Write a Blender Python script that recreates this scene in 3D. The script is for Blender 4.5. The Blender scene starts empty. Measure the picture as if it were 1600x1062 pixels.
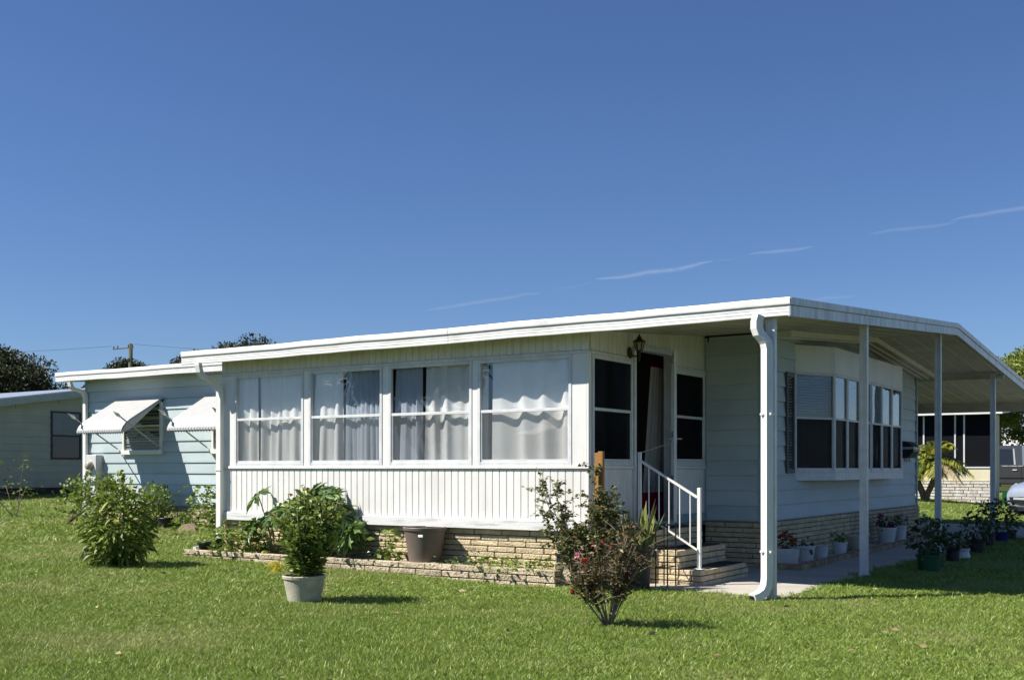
import bpy, bmesh, math, random
import numpy as np
from mathutils import Vector

random.seed(7)
RNG = np.random.default_rng(7)
scene = bpy.context.scene
COL = scene.collection
R = math.radians

# ------------------------------------------------------------------ camera
cam_d = bpy.data.cameras.new('camera')
cam = bpy.data.objects.new('camera', cam_d)
COL.objects.link(cam)
cam.location = (0, 0, 1.3)
cam.rotation_euler = (R(90), 0, R(33))
cam_d.sensor_width = 36
cam_d.lens = 39.375
cam_d.shift_y = 0.1256
cam_d.clip_start = 0.1
cam_d.clip_end = 5000
scene.camera = cam

# ------------------------------------------------------------------ world, sun, exposure
SUN = Vector((0.64, 0.60, -1.0)).normalized()          # direction the light travels
w = bpy.data.worlds.new('World'); scene.world = w
w.use_nodes = True
nt = w.node_tree; nt.nodes.clear()
def wn(t, **k):
    n = nt.nodes.new(t)
    for a, b in k.items(): setattr(n, a, b)
    return n
def wmath(op, a, b=None, c=None, clamp=False):
    n = wn('ShaderNodeMath', operation=op, use_clamp=clamp)
    for i, v in enumerate((a, b, c)):
        if v is None: continue
        if isinstance(v, (int, float)): n.inputs[i].default_value = v
        else: nt.links.new(v, n.inputs[i])
    return n.outputs[0]
sky = wn('ShaderNodeTexSky', sky_type='NISHITA', sun_disc=False)
sky.sun_elevation = math.asin(-SUN.z)
sky.sun_rotation = math.atan2(-SUN.x, -SUN.y)
sky.altitude = 10; sky.air_density = 1.0; sky.dust_density = 0.05; sky.ozone_density = 3.0
hsv = wn('ShaderNodeMix', data_type='RGBA', blend_type='MULTIPLY'); hsv.inputs[0].default_value = 1.0   # the camera's bluer white balance
nt.links.new(sky.outputs[0], hsv.inputs[6]); hsv.inputs[7].default_value = (.68, .83, 1.13, 1)
tc = wn('ShaderNodeTexCoord')
sep = wn('ShaderNodeSeparateXYZ'); nt.links.new(tc.outputs['Generated'], sep.inputs[0])
AZ = wmath('ARCTAN2', sep.outputs[0], sep.outputs[1])
EL = wmath('ARCSINE', sep.outputs[2])
nz = wn('ShaderNodeTexNoise'); nz.inputs['Scale'].default_value = 45; nz.inputs['Detail'].default_value = 6
nt.links.new(tc.outputs['Generated'], nz.inputs['Vector'])
nzf = wn('ShaderNodeTexNoise'); nzf.inputs['Scale'].default_value = 170; nzf.inputs['Detail'].default_value = 9; nzf.inputs['Roughness'].default_value = .65
nt.links.new(tc.outputs['Generated'], nzf.inputs['Vector'])
nzl = wn('ShaderNodeTexNoise'); nzl.inputs['Scale'].default_value = 14; nzl.inputs['Detail'].default_value = 2
nt.links.new(tc.outputs['Generated'], nzl.inputs['Vector'])
streaks = None
# broken contrail: (azimuth, elevation) of both ends in radians, half width, strength
for (a0, e0, a1, e1, hw, st) in [(-.655, .1390, -.550, .1560, .0032, .50), (-.540, .1592, -.505, .1637, .0020, .25),
        (-.502, .1668, -.398, .1790, .0036, .75), (-.395, .1793, -.380, .1812, .0016, .25),
        (-.368, .1848, -.313, .1892, .0026, .62), (-.268, .1967, -.198, .2018, .0030, .45),
        (-.203, .2035, -.100, .2110, .0034, .60), (-.330, .1449, -.278, .1463, .0028, .40),
        (-.960, .2080, -.903, .1945, .0022, .14)]:
    t = wmath('DIVIDE', wmath('SUBTRACT', AZ, a0), a1 - a0)
    wob = wmath('MULTIPLY', wmath('SUBTRACT', nzl.outputs[0], 0.5), 0.006)
    wob2 = wmath('MULTIPLY', wmath('SUBTRACT', nz.outputs[0], 0.5), 0.004)
    line = wmath('ADD', wmath('ADD', wmath('MULTIPLY', t, e1 - e0), e0), wmath('ADD', wob, wob2))
    dist = wmath('ABSOLUTE', wmath('SUBTRACT', EL, line))
    taper = wmath('MULTIPLY', wmath('MULTIPLY', t, wmath('SUBTRACT', 1.0, t)), 4.0, clamp=True)
    taper = wmath('POWER', taper, 0.6)
    m = wmath('SUBTRACT', 1.0, wmath('DIVIDE', dist, wmath('ADD', wmath('MULTIPLY', taper, hw * .85), 1e-5)), clamp=True)
    inside = wmath('MULTIPLY', wmath('GREATER_THAN', t, 0.0), wmath('LESS_THAN', t, 1.0))
    m = wmath('MULTIPLY', wmath('MULTIPLY', m, inside), st * .62)
    m = wmath('POWER', m, 1.5)
    m = wmath('MULTIPLY', m, wmath('MULTIPLY', wmath('SUBTRACT', wmath('ADD', nzf.outputs[0], wmath('MULTIPLY', nz.outputs[0], .6)), 0.42), 3.2, clamp=True), clamp=True)
    streaks = m if streaks is None else wmath('MAXIMUM', streaks, m)
mixs = wn('ShaderNodeMix', data_type='RGBA')
nt.links.new(streaks, mixs.inputs[0])
nt.links.new(hsv.outputs[2], mixs.inputs[6])
mixs.inputs[7].default_value = (6.0, 7.0, 8.8, 1)
bg = wn('ShaderNodeBackground'); bg.inputs[1].default_value = 0.055
nt.links.new(mixs.outputs[2], bg.inputs[0])
wo = wn('ShaderNodeOutputWorld'); nt.links.new(bg.outputs[0], wo.inputs[0])

sun_d = bpy.data.lights.new('sun', 'SUN'); sun_d.energy = 5.0; sun_d.angle = R(0.53); sun_d.color = (1.0, 0.955, 0.87)
sun = bpy.data.objects.new('sun', sun_d); COL.objects.link(sun)
sun.location = (-20, -20, 30); sun.rotation_euler = SUN.to_track_quat('-Z', 'Y').to_euler()
vs = scene.view_settings
vs.view_transform = 'Standard'; vs.look = 'None'; vs.exposure = 0.70; vs.gamma = 1.0; vs.use_curve_mapping = False

# ------------------------------------------------------------------ materials
def pm(name, col, rough=.6, col2=None, scale=6.0, thr=(.35, .65), bump=0.0, bscale=80.0, bdist=.01, spec=.4,
       stretch=(1, 1, 1), metal=0.0, detail=6, fine=.08, fscale=120.0, coat=0.0, stain=0.0, sstretch=(7, 7, .55)):
    """painted / stone / wood surface: two colours mixed by noise, fine mottling, small relief"""
    m = bpy.data.materials.new(name); m.use_nodes = True
    t = m.node_tree; b = t.nodes['Principled BSDF']
    b.inputs['Roughness'].default_value = rough
    b.inputs['Specular IOR Level'].default_value = spec
    b.inputs['Metallic'].default_value = metal
    b.inputs['Coat Weight'].default_value = coat
    g = t.nodes.new('ShaderNodeNewGeometry')
    mp = t.nodes.new('ShaderNodeMapping'); mp.inputs['Scale'].default_value = stretch
    t.links.new(g.outputs['Position'], mp.inputs[0])
    n = t.nodes.new('ShaderNodeTexNoise'); n.inputs['Scale'].default_value = scale; n.inputs['Detail'].default_value = detail
    t.links.new(mp.outputs[0], n.inputs['Vector'])
    mr = t.nodes.new('ShaderNodeMapRange'); mr.inputs[1].default_value = thr[0]; mr.inputs[2].default_value = thr[1]
    t.links.new(n.outputs[0], mr.inputs[0])
    mx = t.nodes.new('ShaderNodeMix'); mx.data_type = 'RGBA'
    mx.inputs[6].default_value = (*col, 1); mx.inputs[7].default_value = (*(col2 or [c * .9 for c in col]), 1)
    t.links.new(mr.outputs[0], mx.inputs[0])
    f = t.nodes.new('ShaderNodeTexNoise'); f.inputs['Scale'].default_value = fscale; f.inputs['Detail'].default_value = 3
    t.links.new(g.outputs['Position'], f.inputs['Vector'])
    fr = t.nodes.new('ShaderNodeMapRange'); fr.inputs[3].default_value = 1 - fine * 2; fr.inputs[4].default_value = 1 + fine * 2
    t.links.new(f.outputs[0], fr.inputs[0])
    mu = t.nodes.new('ShaderNodeMix'); mu.data_type = 'RGBA'; mu.blend_type = 'MULTIPLY'; mu.inputs[0].default_value = 1
    t.links.new(mx.outputs[2], mu.inputs[6]); t.links.new(fr.outputs[0], mu.inputs[7])
    res = mu.outputs[2]
    if stain:
        sm = t.nodes.new('ShaderNodeMapping'); sm.inputs['Scale'].default_value = sstretch; t.links.new(g.outputs['Position'], sm.inputs[0])
        sn = t.nodes.new('ShaderNodeTexNoise'); sn.inputs['Scale'].default_value = 1.0; sn.inputs['Detail'].default_value = 8; sn.inputs['Roughness'].default_value = .62
        t.links.new(sm.outputs[0], sn.inputs['Vector'])
        sr = t.nodes.new('ShaderNodeMapRange'); sr.inputs[1].default_value = .52; sr.inputs[2].default_value = .80; sr.inputs[3].default_value = 0; sr.inputs[4].default_value = stain
        t.links.new(sn.outputs[0], sr.inputs[0])
        sx = t.nodes.new('ShaderNodeMix'); sx.data_type = 'RGBA'; t.links.new(sr.outputs[0], sx.inputs[0]); t.links.new(res, sx.inputs[6]); sx.inputs[7].default_value = (.17, .155, .12, 1)
        res = sx.outputs[2]
    t.links.new(res, b.inputs['Base Color'])
    if bump:
        bn = t.nodes.new('ShaderNodeTexNoise'); bn.inputs['Scale'].default_value = bscale; bn.inputs['Detail'].default_value = 5
        t.links.new(g.outputs['Position'], bn.inputs['Vector'])
        bp = t.nodes.new('ShaderNodeBump'); bp.inputs['Strength'].default_value = bump; bp.inputs['Distance'].default_value = bdist
        t.links.new(bn.outputs[0], bp.inputs['Height']); t.links.new(bp.outputs[0], b.inputs['Normal'])
    return m

def rand_tint(m, amt=.18, hue=None):
    """per-object brightness difference (bricks, boards)"""
    t = m.node_tree; b = t.nodes['Principled BSDF']
    l = b.inputs['Base Color'].links[0]; src = l.from_socket
    oi = t.nodes.new('ShaderNodeObjectInfo')
    mr = t.nodes.new('ShaderNodeMapRange'); mr.inputs[3].default_value = 1 - amt; mr.inputs[4].default_value = 1 + amt
    t.links.new(oi.outputs['Random'], mr.inputs[0])
    mu = t.nodes.new('ShaderNodeMix'); mu.data_type = 'RGBA'; mu.blend_type = 'MULTIPLY'; mu.inputs[0].default_value = 1
    t.links.new(src, mu.inputs[6]); t.links.new(mr.outputs[0], mu.inputs[7])
    t.links.new(mu.outputs[2], b.inputs['Base Color'])
    return m

def leafm(name, a, b_, c=None, rough=.45, trans=.3, spec=.35, pos=None):
    """foliage: colour from the per-leaf attribute 'var', light passing through the blade"""
    m = bpy.data.materials.new(name); m.use_nodes = True
    t = m.node_tree; p = t.nodes['Principled BSDF']; out = t.nodes['Material Output']
    at = t.nodes.new('ShaderNodeAttribute'); at.attribute_name = 'var'
    cr = t.nodes.new('ShaderNodeValToRGB')
    cr.color_ramp.elements[0].color = (*a, 1); cr.color_ramp.elements[1].color = (*b_, 1)
    if c:
        e = cr.color_ramp.elements.new(.9); e.color = (*b_, 1); cr.color_ramp.elements[2].color = (*c, 1)
        cr.color_ramp.elements[1].position = .88
    t.links.new(at.outputs['Fac'], cr.inputs[0])
    col = cr.outputs[0]
    if pos:
        g = t.nodes.new('ShaderNodeNewGeometry')
        n = t.nodes.new('ShaderNodeTexNoise'); n.inputs['Scale'].default_value = pos[0]; n.inputs['Detail'].default_value = 4
        t.links.new(g.outputs['Position'], n.inputs['Vector'])
        mr = t.nodes.new('ShaderNodeMapRange'); mr.inputs[1].default_value = pos[2]; mr.inputs[2].default_value = pos[3]
        t.links.new(n.outputs[0], mr.inputs[0])
        mx = t.nodes.new('ShaderNodeMix'); mx.data_type = 'RGBA'
        t.links.new(mr.outputs[0], mx.inputs[0]); t.links.new(col, mx.inputs[6]); mx.inputs[7].default_value = (*pos[1], 1)
        col = mx.outputs[2]
    t.links.new(col, p.inputs['Base Color'])
    p.inputs['Roughness'].default_value = rough; p.inputs['Specular IOR Level'].default_value = spec
    tr = t.nodes.new('ShaderNodeBsdfTranslucent'); t.links.new(col, tr.inputs[0])
    ms = t.nodes.new('ShaderNodeMixShader'); ms.inputs[0].default_value = trans
    t.links.new(p.outputs[0], ms.inputs[1]); t.links.new(tr.outputs[0], ms.inputs[2]); t.links.new(ms.outputs[0], out.inputs[0])
    return m

def glassm(name, tint=(.92, .95, .95), ior=1.45, rough=.0, wav=0.0):
    m = bpy.data.materials.new(name); m.use_nodes = True
    t = m.node_tree; t.nodes.clear()
    out = t.nodes.new('ShaderNodeOutputMaterial')
    tr = t.nodes.new('ShaderNodeBsdfTransparent'); tr.inputs[0].default_value = (*tint, 1)
    gl = t.nodes.new('ShaderNodeBsdfGlossy'); gl.inputs['Roughness'].default_value = rough; gl.inputs[0].default_value = (1, 1, 1, 1)
    g0 = t.nodes.new('ShaderNodeNewGeometry')
    vm = t.nodes.new('ShaderNodeVectorMath'); vm.operation = 'DOT_PRODUCT'
    t.links.new(g0.outputs['Normal'], vm.inputs[0]); t.links.new(g0.outputs['Incoming'], vm.inputs[1])
    def mth(op, a, b=None):
        n = t.nodes.new('ShaderNodeMath'); n.operation = op
        for i, q in enumerate((a, b)):
            if q is None: continue
            if isinstance(q, float): n.inputs[i].default_value = q
            else: t.links.new(q, n.inputs[i])
        return n
    f0 = ((ior - 1) / (ior + 1)) ** 2                      # Schlick reflectance, same from both sides
    fr = mth('ADD', mth('MULTIPLY', mth('POWER', mth('SUBTRACT', 1.0, mth('ABSOLUTE', vm.outputs['Value']).outputs[0]).outputs[0], 5.0).outputs[0], 1 - f0).outputs[0], f0)
    if wav:
        g = t.nodes.new('ShaderNodeNewGeometry')
        n = t.nodes.new('ShaderNodeTexNoise'); n.inputs['Scale'].default_value = 1.6; n.inputs['Detail'].default_value = 1
        t.links.new(g.outputs['Position'], n.inputs['Vector'])
        bp = t.nodes.new('ShaderNodeBump'); bp.inputs['Strength'].default_value = wav; bp.inputs['Distance'].default_value = .05
        t.links.new(n.outputs[0], bp.inputs['Height']); t.links.new(bp.outputs[0], gl.inputs['Normal'])
    ms = t.nodes.new('ShaderNodeMixShader')
    t.links.new(fr.outputs[0], ms.inputs[0]); t.links.new(tr.outputs[0], ms.inputs[1]); t.links.new(gl.outputs[0], ms.inputs[2])
    t.links.new(ms.outputs[0], out.inputs[0])
    return m

def meshm(name, col, alpha):
    """insect screen: partly see-through dark mesh"""
    m = bpy.data.materials.new(name); m.use_nodes = True
    t = m.node_tree; t.nodes.clear()
    out = t.nodes.new('ShaderNodeOutputMaterial')
    tr = t.nodes.new('ShaderNodeBsdfTransparent'); df = t.nodes.new('ShaderNodeBsdfDiffuse'); df.inputs[0].default_value = (*col, 1)
    ms = t.nodes.new('ShaderNodeMixShader'); ms.inputs[0].default_value = alpha
    t.links.new(tr.outputs[0], ms.inputs[1]); t.links.new(df.outputs[0], ms.inputs[2]); t.links.new(ms.outputs[0], out.inputs[0])
    return m

def clothm(name, col, trans=.35, col2=None):
    m = bpy.data.materials.new(name); m.use_nodes = True
    t = m.node_tree; t.nodes.clear()
    out = t.nodes.new('ShaderNodeOutputMaterial')
    g = t.nodes.new('ShaderNodeNewGeometry')
    n = t.nodes.new('ShaderNodeTexNoise'); n.inputs['Scale'].default_value = 9; n.inputs['Detail'].default_value = 5
    t.links.new(g.outputs['Position'], n.inputs['Vector'])
    mx = t.nodes.new('ShaderNodeMix'); mx.data_type = 'RGBA'; mx.inputs[6].default_value = (*col, 1)
    mx.inputs[7].default_value = (*(col2 or [c * .86 for c in col]), 1); t.links.new(n.outputs[0], mx.inputs[0])
    d = t.nodes.new('ShaderNodeBsdfDiffuse'); tr = t.nodes.new('ShaderNodeBsdfTranslucent')
    t.links.new(mx.outputs[2], d.inputs[0]); t.links.new(mx.outputs[2], tr.inputs[0])
    ms = t.nodes.new('ShaderNodeMixShader'); ms.inputs[0].default_value = trans
    t.links.new(d.outputs[0], ms.inputs[1]); t.links.new(tr.outputs[0], ms.inputs[2]); t.links.new(ms.outputs[0], out.inputs[0])
    return m

M = {}
M['white'] = pm('white_paint', (.80, .785, .755), .45, (.72, .70, .655), 2.2, (.45, .8), bump=.05, bscale=30, fine=.04, stain=.22)
M['fascia'] = pm('white_aluminium', (.81, .80, .775), .35, (.63, .61, .55), 3.0, (.55, .85), stretch=(1, 1, 5), fine=.03, stain=.20, sstretch=(5, 5, 3))
M['awning'] = pm('chalky_white_awning', (.50, .495, .48), .55, (.40, .39, .36), 4.0, (.5, .8), stretch=(6, 1, 1), fine=.05)
M['fascia_dirty'] = pm('streaked_aluminium', (.70, .71, .70), .4, (.42, .43, .40), 5.0, (.42, .75), stretch=(1, 2.2, .35), fine=.06, stain=.45, sstretch=(5, 5, .8))
M['weathered'] = pm('weathered_white_board', (.72, .72, .71), .7, (.44, .43, .43), 5.0, (.5, .72), stretch=(.5, 1, 5), bump=.3, bscale=50, fine=.08)
M['cream'] = pm('aged_cream_aluminium', (.77, .76, .715), .5, (.65, .63, .56), 6.0, (.4, .8), stretch=(3, 3, .5), fine=.05, stain=.30)
M['ceiling'] = pm('soffit_aged', (.52, .49, .40), .6, (.43, .405, .325), 2.5, (.4, .8), fine=.05, stain=.30, sstretch=(2.5, 2.5, 2.5))
M['blue'] = rand_tint(pm('pale_blue_paint', (.49, .575, .585), .55, (.425, .50, .515), 1.6, (.35, .70), bump=.12, bscale=45, stretch=(.5, .5, 2), fine=.05, stain=.16, sstretch=(2.2, 2.2, 1.2)), .05)
M['blue_trim'] = pm('blue_trim_paint', (.30, .42, .44), .55, fine=.04)
M['brick'] = rand_tint(pm('cream_split_brick', (.64, .53, .345), .85, (.50, .40, .255), 9.0, (.4, .7), bump=.9, bscale=42, bdist=.02, fine=.14, fscale=60, spec=.15), .10)
M['brick_stuff'] = pm('cream_brick_row', (.54, .45, .30), .85, (.42, .335, .22), 5.0, (.4, .65), bump=.9, bscale=42, bdist=.02, fine=.14, fscale=60, spec=.15)
M['mortar'] = pm('mortar', (.24, .19, .12), .95, (.16, .125, .08), 12, bump=.4, spec=.1)
M['wallblock'] = rand_tint(pm('planter_brick', (.58, .49, .35), .9, (.40, .32, .235), 10.0, (.38, .66), bump=1.0, bscale=38, bdist=.025, fine=.16, fscale=55, spec=.12), .15)
M['edging'] = rand_tint(pm('tan_edging_stone', (.44, .33, .20), .9, (.30, .20, .12), 14, bump=.9, bscale=40, bdist=.02, fine=.15, spec=.1), .2)
M['concrete'] = pm('concrete', (.50, .465, .41), .85, (.40, .37, .32), 1.3, (.35, .7), bump=.25, bscale=120, fine=.09, fscale=70, spec=.2)
M['driveway'] = pm('pale_concrete', (.44, .43, .40), .85, (.36, .345, .32), 1.1, (.35, .7), bump=.25, bscale=120, fine=.09, fscale=70, spec=.2)
M['tread'] = pm('black_rubber', (.022, .022, .023), .8, (.04, .038, .035), 10, bump=.4, bscale=160, fine=.2)
M['soil'] = pm('soil', (.11, .075, .045), .95, (.19, .14, .09), 14, bump=.8, bscale=30, bdist=.03, fine=.2, spec=.1)
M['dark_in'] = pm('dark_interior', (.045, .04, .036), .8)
M['glass'] = glassm('porch_glass', (.98, .985, .985), 1.62, 0, .1)
M['glass_dark'] = glassm('bay_glass', (.85, .88, .90), 1.55, 0, .12)
M['screen'] = meshm('insect_screen', (.20, .20, .20), .12)
M['screen_bay'] = meshm('bay_screen', (.03, .03, .032), .50)
M['screen_solar'] = meshm('dark_solar_screen', (.014, .015, .018), .64)
M['screen_black'] = meshm('black_porch_screen', (.012, .013, .016), .88)
M['curtain'] = clothm('white_curtain', (.90, .89, .87), .18)
M['curtain_blue'] = clothm('pale_blue_sheer', (.62, .68, .78), .35)
M['curtain_pink'] = clothm('magenta_cloth', (.34, .012, .07), .2)
M['curtain_head'] = clothm('dark_red_cloth', (.10, .006, .02), .1)
M['curtain_door'] = clothm('grey_white_cloth', (.52, .49, .47), .2, (.40, .37, .35))
M['lace'] = clothm('lace', (.34, .33, .32), .3)
M['blind'] = pm('blind_slat', (.33, .39, .49), .5, fine=.02)
M['alu'] = pm('aluminium_frame', (.72, .73, .735), .4, (.62, .63, .63), 8, fine=.04, stain=.28)
M['alu_grey'] = pm('grey_aluminium', (.40, .42, .43), .4, fine=.04)
M['shutter'] = pm('dark_grey_shutter', (.075, .082, .09), .5, fine=.05)
M['iron'] = pm('black_iron', (.012, .012, .013), .45, fine=.1)
M['bronze'] = pm('old_bronze', (.045, .030, .018), .5, (.03, .02, .012), 20, fine=.1)
M['lamp_glass'] = glassm('lamp_glass', (.75, .73, .62), 1.45, .1)
M['wood'] = pm('orange_wood', (.38, .20, .05), .6, (.25, .115, .03), 12, (.3, .7), stretch=(1, 1, .12), bump=.3, bscale=60, fine=.08)
M['bark'] = pm('bark', (.13, .095, .065), .9, (.22, .18, .13), 14, bump=.8, bscale=40, bdist=.02, fine=.15, spec=.1)
M['palebark'] = pm('pale_bark', (.30, .25, .19), .85, (.17, .13, .09), 18, bump=.6, bscale=60, fine=.15, spec=.1)
M['greenstem'] = pm('green_stem', (.10, .14, .045), .6, (.16, .16, .07), 16, fine=.1)
M['pot_stone'] = pm('pale_stone_pot', (.52, .475, .375), .75, (.37, .335, .255), 7, (.42, .72), bump=.3, bscale=60, fine=.10)
M['pot_brown'] = pm('brown_plastic_pot', (.150, .118, .098), .5, (.19, .152, .125), 5, (.4, .8), fine=.05)
M['pot_white'] = pm('white_ceramic_pot', (.66, .66, .66), .4, (.56, .55, .54), 8, fine=.04)
M['pot_black'] = pm('black_nursery_pot', (.018, .018, .02), .45, fine=.1)
M['pot_green'] = pm('green_plastic_pot', (.012, .085, .035), .4, fine=.05)
M['pot_blue'] = pm('blue_glazed_pot', (.015, .03, .13), .25, fine=.06)
M['pot_terra'] = pm('terracotta', (.30, .20, .13), .8, (.40, .30, .21), 9, fine=.1)
M['printgreen'] = pm('green_leaf_print', (.02, .14, .10), .5)
M['gravel'] = rand_tint(pm('white_pebbles', (.62, .61, .58), .7, (.40, .38, .35), 30, fine=.15), .1)
M['nbr'] = rand_tint(pm('sage_paint', (.36, .365, .30), .6, (.32, .325, .265), 2, bump=.1, fine=.05), .03)
M['nbr_trim'] = pm('sage_trim', (.34, .36, .33), .5, fine=.04)
M['metalroof'] = pm('grey_metal_roof', (.48, .52, .58), .3, (.40, .43, .48), 4, metal=.3, fine=.05)
M['winblack'] = pm('dark_window_frame', (.03, .032, .035), .5)
M['darkpane'] = pm('dark_pane', (.02, .024, .03), .06, spec=.6)
M['greyblind'] = pm('grey_blind', (.22, .24, .26), .5)
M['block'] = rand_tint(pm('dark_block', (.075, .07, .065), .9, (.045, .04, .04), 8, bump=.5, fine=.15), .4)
M['whiteroof'] = pm('white_metal_roof', (.78, .78, .77), .4, (.70, .70, .68), 3, fine=.04)
M['creamwall'] = pm('cream_stucco', (.70, .64, .46), .8, (.64, .58, .41), 3, bump=.2, fine=.05)
M['whitebrick'] = pm('white_brick', (.74, .71, .65), .85, (.52, .49, .43), 6, (.35, .65), bump=.8, bscale=30, bdist=.03, fine=.12)
M['whitejoint'] = pm('pale_joint', (.20, .18, .15), .9)
M['truck'] = pm('dark_grey_car_paint', (.055, .056, .06), .3, fine=.02, coat=.8)
M['carwhite'] = pm('white_car_paint', (.30, .34, .42), .25, fine=.01, coat=1.0)
M['tyre'] = pm('tyre', (.015, .015, .015), .8)
M['rim'] = pm('wheel_rim', (.35, .36, .37), .3, metal=.8)
M['lens'] = pm('headlight_lens', (.30, .42, .62), .08, (.55, .62, .72), 14, spec=.8, coat=1.0)
M['black'] = pm('black_plastic', (.012, .012, .013), .4)
M['meter'] = pm('meter_box_grey', (.66, .67, .68), .45, (.56, .56, .56), 6, fine=.04)
M['meterglass'] = pm('meter_dome', (.50, .45, .34), .12, (.30, .27, .20), 60, spec=.6)
M['pole'] = pm('utility_pole_wood', (.10, .12, .075), .9, (.07, .075, .05), 8, stretch=(1, 1, .1), fine=.1)
M['wire'] = pm('wire', (.05, .055, .06), .5)
M['orange'] = pm('orange_fruit', (.75, .27, .03), .5)

M['lf_laurel'] = leafm('laurel_leaf', (.062, .105, .020), (.275, .345, .060), (.46, .46, .10), .46, .26, .3)
M['lf_pot'] = leafm('potted_shrub_leaf', (.060, .105, .022), (.270, .345, .060), (.40, .27, .08), .42, .24, .35)
M['lf_papaya'] = leafm('papaya_leaf', (.055, .110, .028), (.150, .245, .060), None, .4, .25, .4)
M['lf_weed'] = leafm('weed_leaf', (.10, .17, .028), (.27, .34, .060), None, .5, .3)
M['lf_rose'] = leafm('rose_leaf', (.060, .080, .028), (.195, .215, .075), (.24, .15, .07), .42, .22)
M['lf_myrtle'] = leafm('bronze_green_leaf', (.060, .050, .022), (.165, .140, .050), (.20, .050, .032), .42, .22)
M['lf_red'] = leafm('red_petal', (.22, .006, .014), (.42, .018, .032), None, .5, .3)
M['lf_coral'] = leafm('coral_petal', (.55, .05, .04), (.72, .14, .09), None, .5, .3)
M['lf_pink'] = leafm('pink_petal', (.60, .20, .24), (.75, .38, .40), None, .5, .3)
M['lf_magenta'] = leafm('magenta_petal', (.24, .010, .13), (.42, .03, .24), None, .5, .3)
M['lf_white'] = leafm('white_petal', (.60, .60, .58), (.78, .78, .76), None, .5, .3)
M['lf_yellow'] = leafm('yellow_leaf', (.55, .40, .015), (.78, .62, .06), None, .5, .3)
M['lf_dark'] = leafm('dark_houseplant_leaf', (.025, .050, .018), (.080, .125, .035), None, .35, .2, .5)
M['lf_snake'] = leafm('snake_plant_leaf', (.085, .125, .038), (.24, .27, .085), None, .4, .15, .5)
M['lf_snake_edge'] = leafm('snake_plant_margin', (.40, .36, .13), (.52, .46, .18), None, .4, .12, .5)
M['lf_oak'] = leafm('oak_leaf', (.022, .034, .012), (.085, .092, .035), (.12, .11, .05), .5, .15)
M['lf_lime'] = leafm('bright_tree_leaf', (.085, .125, .022), (.31, .36, .060), None, .45, .3)
M['lf_palm'] = leafm('palm_leaflet', (.12, .17, .03), (.36, .37, .06), (.55, .42, .08), .4, .22)
M['lf_dead'] = leafm('dead_frond', (.20, .14, .07), (.42, .32, .18), None, .7, .2)
M['grass'] = leafm('grass_blade', (.088, .150, .017), (.360, .475, .082), (.58, .59, .25), .45, .32, .4,
                   pos=(0.62, (.40, .40, .150), .50, .80))

# ------------------------------------------------------------------ helpers
WORLD = {}
def wloc(o): return WORLD.get(o.name, (0.0, 0.0, 0.0)) if o else (0.0, 0.0, 0.0)

def link(name, data, parent, loc, rz=0.0):
    o = bpy.data.objects.new(name, data); COL.objects.link(o)
    p = wloc(parent)
    if parent: o.parent = parent
    o.location = (loc[0] - p[0], loc[1] - p[1], loc[2] - p[2]); o.rotation_euler = (0, 0, rz)
    WORLD[o.name] = tuple(loc)
    return o

def tag(o, label=None, cat=None, group=None, kind=None):
    if label: o['label'] = label
    if cat: o['category'] = cat
    if group: o['group'] = group
    if kind: o['kind'] = kind
    return o

def thing(name, label, cat, loc=(0, 0, 0), group=None):
    o = link(name, None, None, loc); o.empty_display_size = .2
    return tag(o, label, cat, group)

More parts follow.
